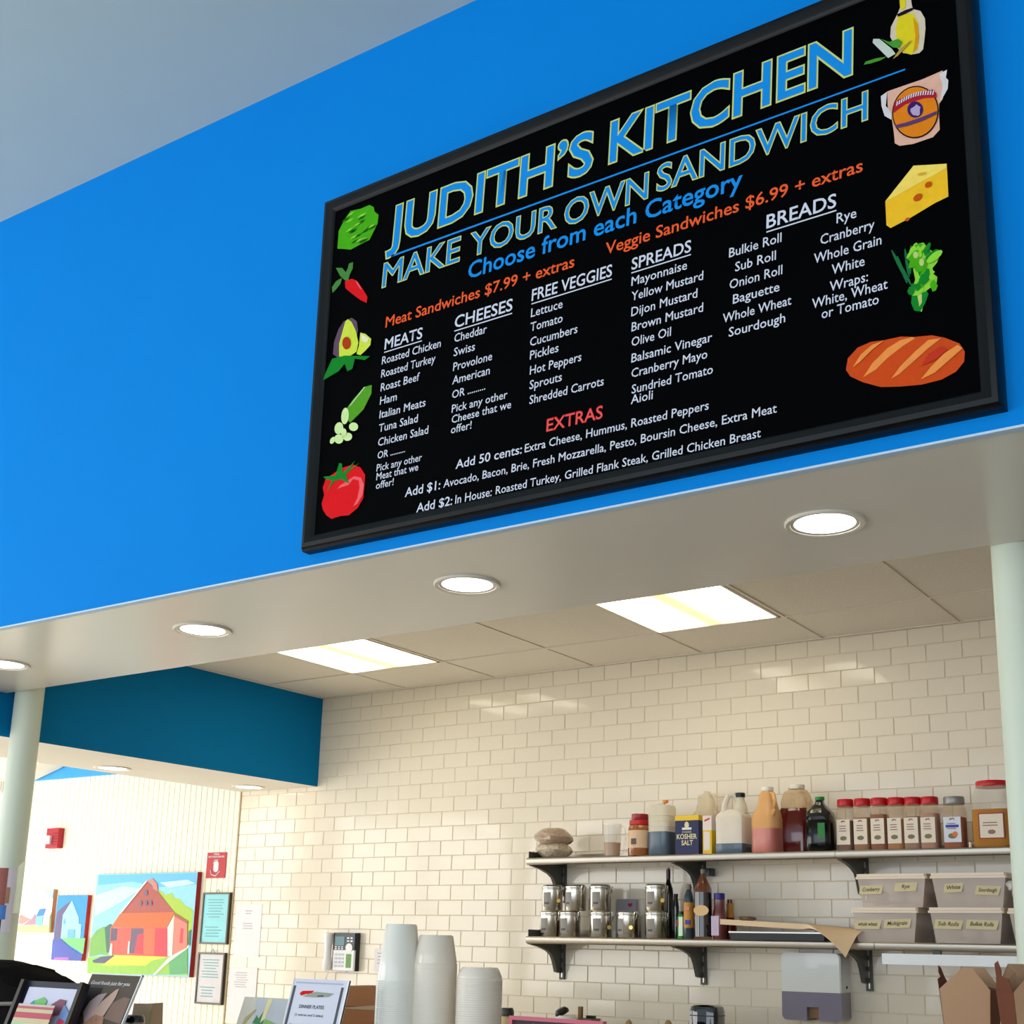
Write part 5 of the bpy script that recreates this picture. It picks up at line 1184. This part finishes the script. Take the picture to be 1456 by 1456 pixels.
k.v = [(a_, b_-.0002*i, c_) for i, (a_, b_, c_) in enumerate(k.v)]
k.build('abstract_print', [mat('teal_print', (30, 150, 150), .5), mat('bright_green_print', (110, 190, 100), .5), mat('plum_print', (130, 60, 90), .5), mat('steel_blue_print', (120, 150, 200), .5), mat('magenta_print', (196, 60, 90), .5)], lo)
st = thing('striped_card', 'small pink and mint striped card in front of the black-framed display', 'card', tuple(t.matrix_basis @ Vector((w*.20, -.03, 0))), tuple(t.rotation_euler))
hs = s-.073; ws = w*.58
cols = [('card_pale', (206, 190, 180)), ('card_rose', (190, 90, 100)), ('card_sand', (206, 190, 150)), ('card_crimson', (190, 70, 90)), ('card_sand2', (210, 190, 150)), ('card_mint', (160, 206, 170))]
zt_ = hs
for i, (nm, cl_) in enumerate(cols):
    z1_ = zt_; z0_ = zt_-(.006, .007, .010, .016, .014, .04)[i]; zt_ = z0_
    if i == 5: z0_ = 0
    MB().box(0, ws, 0, .002, z0_, z1_).build('stripe', mat(nm, cl_, .5), st)

# dark coat-like bundle at the lower left
out = [(-60, 1362), (0, 1365), (18, 1368), (22, 1371.5), (33, 1370.7), (38, 1376), (44.6, 1378.7), (60, 1388), (74, 1396.6), (90, 1420), (96, 1456)]
Yd = 2.42; pts = [atY(a_, b_, Yd) for a_, b_ in out]
t = thing('dark_coat', 'black-brown coat bundled on the counter at the lower left corner', 'coat', (pts[4].x, Yd, CT))
m = MB(); nY = 8; vs = []; npx = len(pts)
for j in range(nY+1):
    a_ = PI*j/nY; dy = -.10*math.cos(a_); kz = .80+.20*math.sin(a_)**.6
    for i, p_ in enumerate(pts):
        vs.append((p_.x-pts[4].x+.004*math.sin(5*i+j), dy*1.2, (p_.z-CT)*kz+.006*math.sin(3*i+2*j)*(j not in (nY//2,))))
fs = [(j*npx+i, j*npx+i+1, (j+1)*npx+i+1, (j+1)*npx+i) for j in range(nY) for i in range(npx-1)]
n0 = len(vs)
for j in (0, nY):
    for i in range(npx): v = vs[j*npx+i]; vs.append((v[0], v[1], 0.0))
fs += [(i, n0+i, n0+i+1, i+1) for i in range(npx-1)]+[(nY*npx+i, nY*npx+i+1, n0+npx+i+1, n0+npx+i) for i in range(npx-1)]
n1_ = len(vs); 
for j in range(nY+1): v = vs[j*npx]; vs.append((v[0], v[1], 0)); 
for j in range(nY+1): v = vs[j*npx+npx-1]; vs.append((v[0], v[1], 0))
fs += [(j*npx, (j+1)*npx, n1_+j+1, n1_+j) for j in range(nY)]+[(j*npx+npx-1, n1_+nY+1+j, n1_+nY+2+j, (j+1)*npx+npx-1) for j in range(nY)]
m.add(vs, fs, 0, True); m.build('cloth', mat('black_brown_cloth', (9, 5, 6), .9, var=.6, scale=14, bump=.5, spec=.1), t)
q1, q2_ = atY(-30, 1428, Yd-.135), atY(22, 1427, Yd-.135)
MB().tube([(q1.x-pts[4].x, -.135, q1.z-CT), (q2_.x-pts[4].x, -.135, q2_.z-CT)], .006, 8).build('strap', mat('grey_strap', (110, 106, 98), .5), t)

# little landscape canvas leaning behind the dinner card
t, w, s = card('landscape_painting', 'small painting of dunes with green tufts leaning left of the dinner menu card', 'painting', (348, 1417), (336, 1456), (412, 1419), 2.66, .012, mat('canvas_cream', (222, 212, 196), .5), 'canvas')
k = MB(); 
def q4(x_, y_, d=.0005): return (w*x_, -d, s-y_*.12)
k.add([q4(.28, .01), q4(.98, .01), q4(.98, .98), q4(.36, .98), q4(.34, .5)], [tuple(range(5))], 0)
k.add([q4(.35, .62, .001), q4(.40, .42, .001), q4(.46, .5, .001), q4(.54, .28, .001), q4(.60, .5, .001), q4(.58, .66, .001)], [tuple(range(6))], 1)
k.add([q4(.54, .03, .0011), q4(.66, .03, .0011), q4(.60, .5, .0011), q4(.52, .6, .0011)], [(0, 1, 2, 3)], 2)
k.add([q4(.58, .66, .0012), q4(.62, .5, .0012), q4(.9, .6, .0012), q4(.9, .68, .0012)], [(0, 1, 2, 3)], 3)
k.add([q4(.10, .9, .0013), q4(.16, .5, .0013), q4(.34, .28, .0013), (w*.36, -.0013, s-.035), q4(.22, .56, .0013), q4(.16, .9, .0013)], [tuple(range(6))], 4)
k.build('painted_scene', [pc('pale_grey_blue', (206, 206, 210)), pc('deep_green', (70, 136, 90)), pc('pale_yellow', (244, 232, 170)), pc('leafy', (150, 190, 110)), pc('reed', (186, 176, 110))], t)

# kraft bag and black pot behind the brochure
q = atY(211, 1427, 2.62)
t = thing('paper_bag', 'brown paper bag peeping out right of the brochure', 'bag', (q.x, 2.62, CT)); s = q.z-CT
m = MB(); lo_ = [(-.045, -.03, 0), (.045, -.03, 0), (.045, .03, 0), (-.045, .03, 0)]; hi_ = [(-.040, -.022, s), (.042, -.02, s+.002), (.040, .022, s+.004), (-.038, .024, s-.002)]
m.add(lo_+hi_, [(3, 2, 1, 0), (0, 1, 5, 4), (1, 2, 6, 5), (2, 3, 7, 6), (3, 0, 4, 7)]); m.build('bag_body', mat('brown_paper_bag', (226, 190, 156), .8, var=.1, bump=.3), t)
MB().add([(.0, -.032, .0), (.046, -.032, 0), (.043, -.023, s*.95)], [(0, 1, 2)]).build('lit_fold', mat('pale_paper_fold', (206, 190, 140), .8), t)
q = atY(192, 1443, 2.50)
t = thing('black_pot', 'small glossy black pot right beside the brochure', 'pot', (q.x, 2.50, CT)); s = q.z-CT
MB().lathe([(.026, 0), (.030, .01), (.030, s*.8), (.027, s*.97), (.024, s), (.0001, s)], 24).build('pot_body', mat('gloss_black', (10, 14, 16), .06, coat=1), t)
MB().lathe([(.031, s*.80), (.032, s*.81), (.031, s*.83)], 24, caps=False).build('ring', M_steel, t)

# chalkboard with a pink frame
Yk = 2.55
A = atY(722.5, 1444, Yk); B2 = atY(856, 1449, Yk); w = B2.x-A.x
t = thing('chalkboard_sign', 'small chalkboard sign in a pink frame at the bottom of the photo', 'sign', (A.x, Yk, CT), (-.04, .005, 0)); s = A.z-CT; e = .009
MB().box(e, w-e, .002, .010, 0, s-e).build('board', mat('chalk_grey', (66, 56, 58), .7, var=.12, scale=20), t)
f = MB().box(0, w, -.004, .012, s-e, s).box(0, e, -.004, .012, 0, s-e).box(w-e, w, -.004, .012, 0, s-e); f.build('frame', mat('pink_frame', (206, 96, 116), .45, var=.06), t)
text('BISQUEWICH', w*.24, w*.68, s-.030, .014, mat('chalk_white', (206, 200, 204), .7), t, .001, .01, .1)

# things on the back counter whose tops show at the bottom edge
Yz = 4.95
q = atY(721, 1433, Yz); s = q.z-BT
t = thing('shaker_jar', 'glass shaker jar with a black lid just left of the chalkboard', 'jar', (q.x, Yz, BT)); MB().lathe([(.036, 0), (.04, .01), (.04, s*.75), (.03, s*.86)], 24).build('jar_body', mat('beige_jar', (206, 176, 130), .3), t)
MB().lathe([(.033, s*.86), (.034, s*.92), (.028, s), (.0001, s)], 24).build('jar_lid', mat('grey_black_lid', (64, 62, 58), .35, metal=.5), t)
q = atY(806, 1431, Yz); s = q.z-BT
t = thing('condiment_tub', 'white tub with a tilted black lid behind the chalkboard', 'tub', (q.x, Yz, BT)); MB().lathe([(.05, 0), (.06, s*.72), (.045, s*.86), (.0001, s*.86)], 24).build('tub_body', mat('white_tub', (226, 224, 220), .4), t)
MB().lathe([(.0001, 0), (.032, 0), (.034, .012), (.022, .026), (.0001, .028)], 20).build('tub_lid', M_black, t, (-.015, -.01, s*.88), (.35, -.35, 0))
q = atY(826, 1442, Yz+.1); s = q.z-BT
t = thing('bread_knife_block', 'brown block with black-tipped handles behind the chalkboard', 'knife block', (q.x+.03, Yz+.1, BT)); MB().box(-.055, .05, -.04, .04, 0, s*.93).build('block', mat('olive_brown_wood', (136, 116, 80), .6, var=.15), t)
MB().box(-.04, -.022, -.01, .006, s*.93, s*1.14).build('tall_handle', mat('wood_handle', (120, 90, 50), .5), t); MB().box(.005, .045, -.012, .01, s*.93, s*.985).build('short_handle', M_black, t)
for px_, nm in ((890, 'left'), (946, 'right')):
    q = atY(px_, 1451, 4.9); s = q.z-BT
    t = thing('wooden_spoon', 'wooden spoon tip showing at the bottom edge, the one %s' % ('nearer the chalkboard' if nm == 'left' else 'nearer the black appliance'), 'spoon', (q.x, 4.9, BT))
    MB().lathe([(.03, 0), (.034, .01), (.034, .12), (.032, .12), (.028, .012), (.0001, .012)], 20).build('holder', M_steel, t)
    MB().tube([(0, 0, .013), (.012, 0, s-.05)], .005, 8).build('handle', mat('spoon_wood', (150, 116, 70), .6), t); MB().blob((.014, 0, s-.025), .018, .008, .028, 2, .03).build('bowl', mat('spoon_wood'), t)
xa, zt = xy(977, 1428.5, 4.95); xb, _ = xy(1014, 1428.5, 4.95)
t = thing('coffee_grinder', 'glossy black countertop appliance with rounded top at the bottom edge', 'appliance', ((xa+xb)/2, 5.02, BT)); w = xb-xa; s = zt-BT
MB().lathe([(w*.50, 0), (w*.52, .01), (w*.52, s-.03), (w*.48, s-.008), (w*.38, s), (.0001, s)], 32, p=5).build('housing', mat('gloss_black'), t)
MB().lathe([(w*.525, s-.045), (w*.53, s-.043), (w*.525, s-.041)], 32, p=5, caps=False).build('seam', M_black, t)
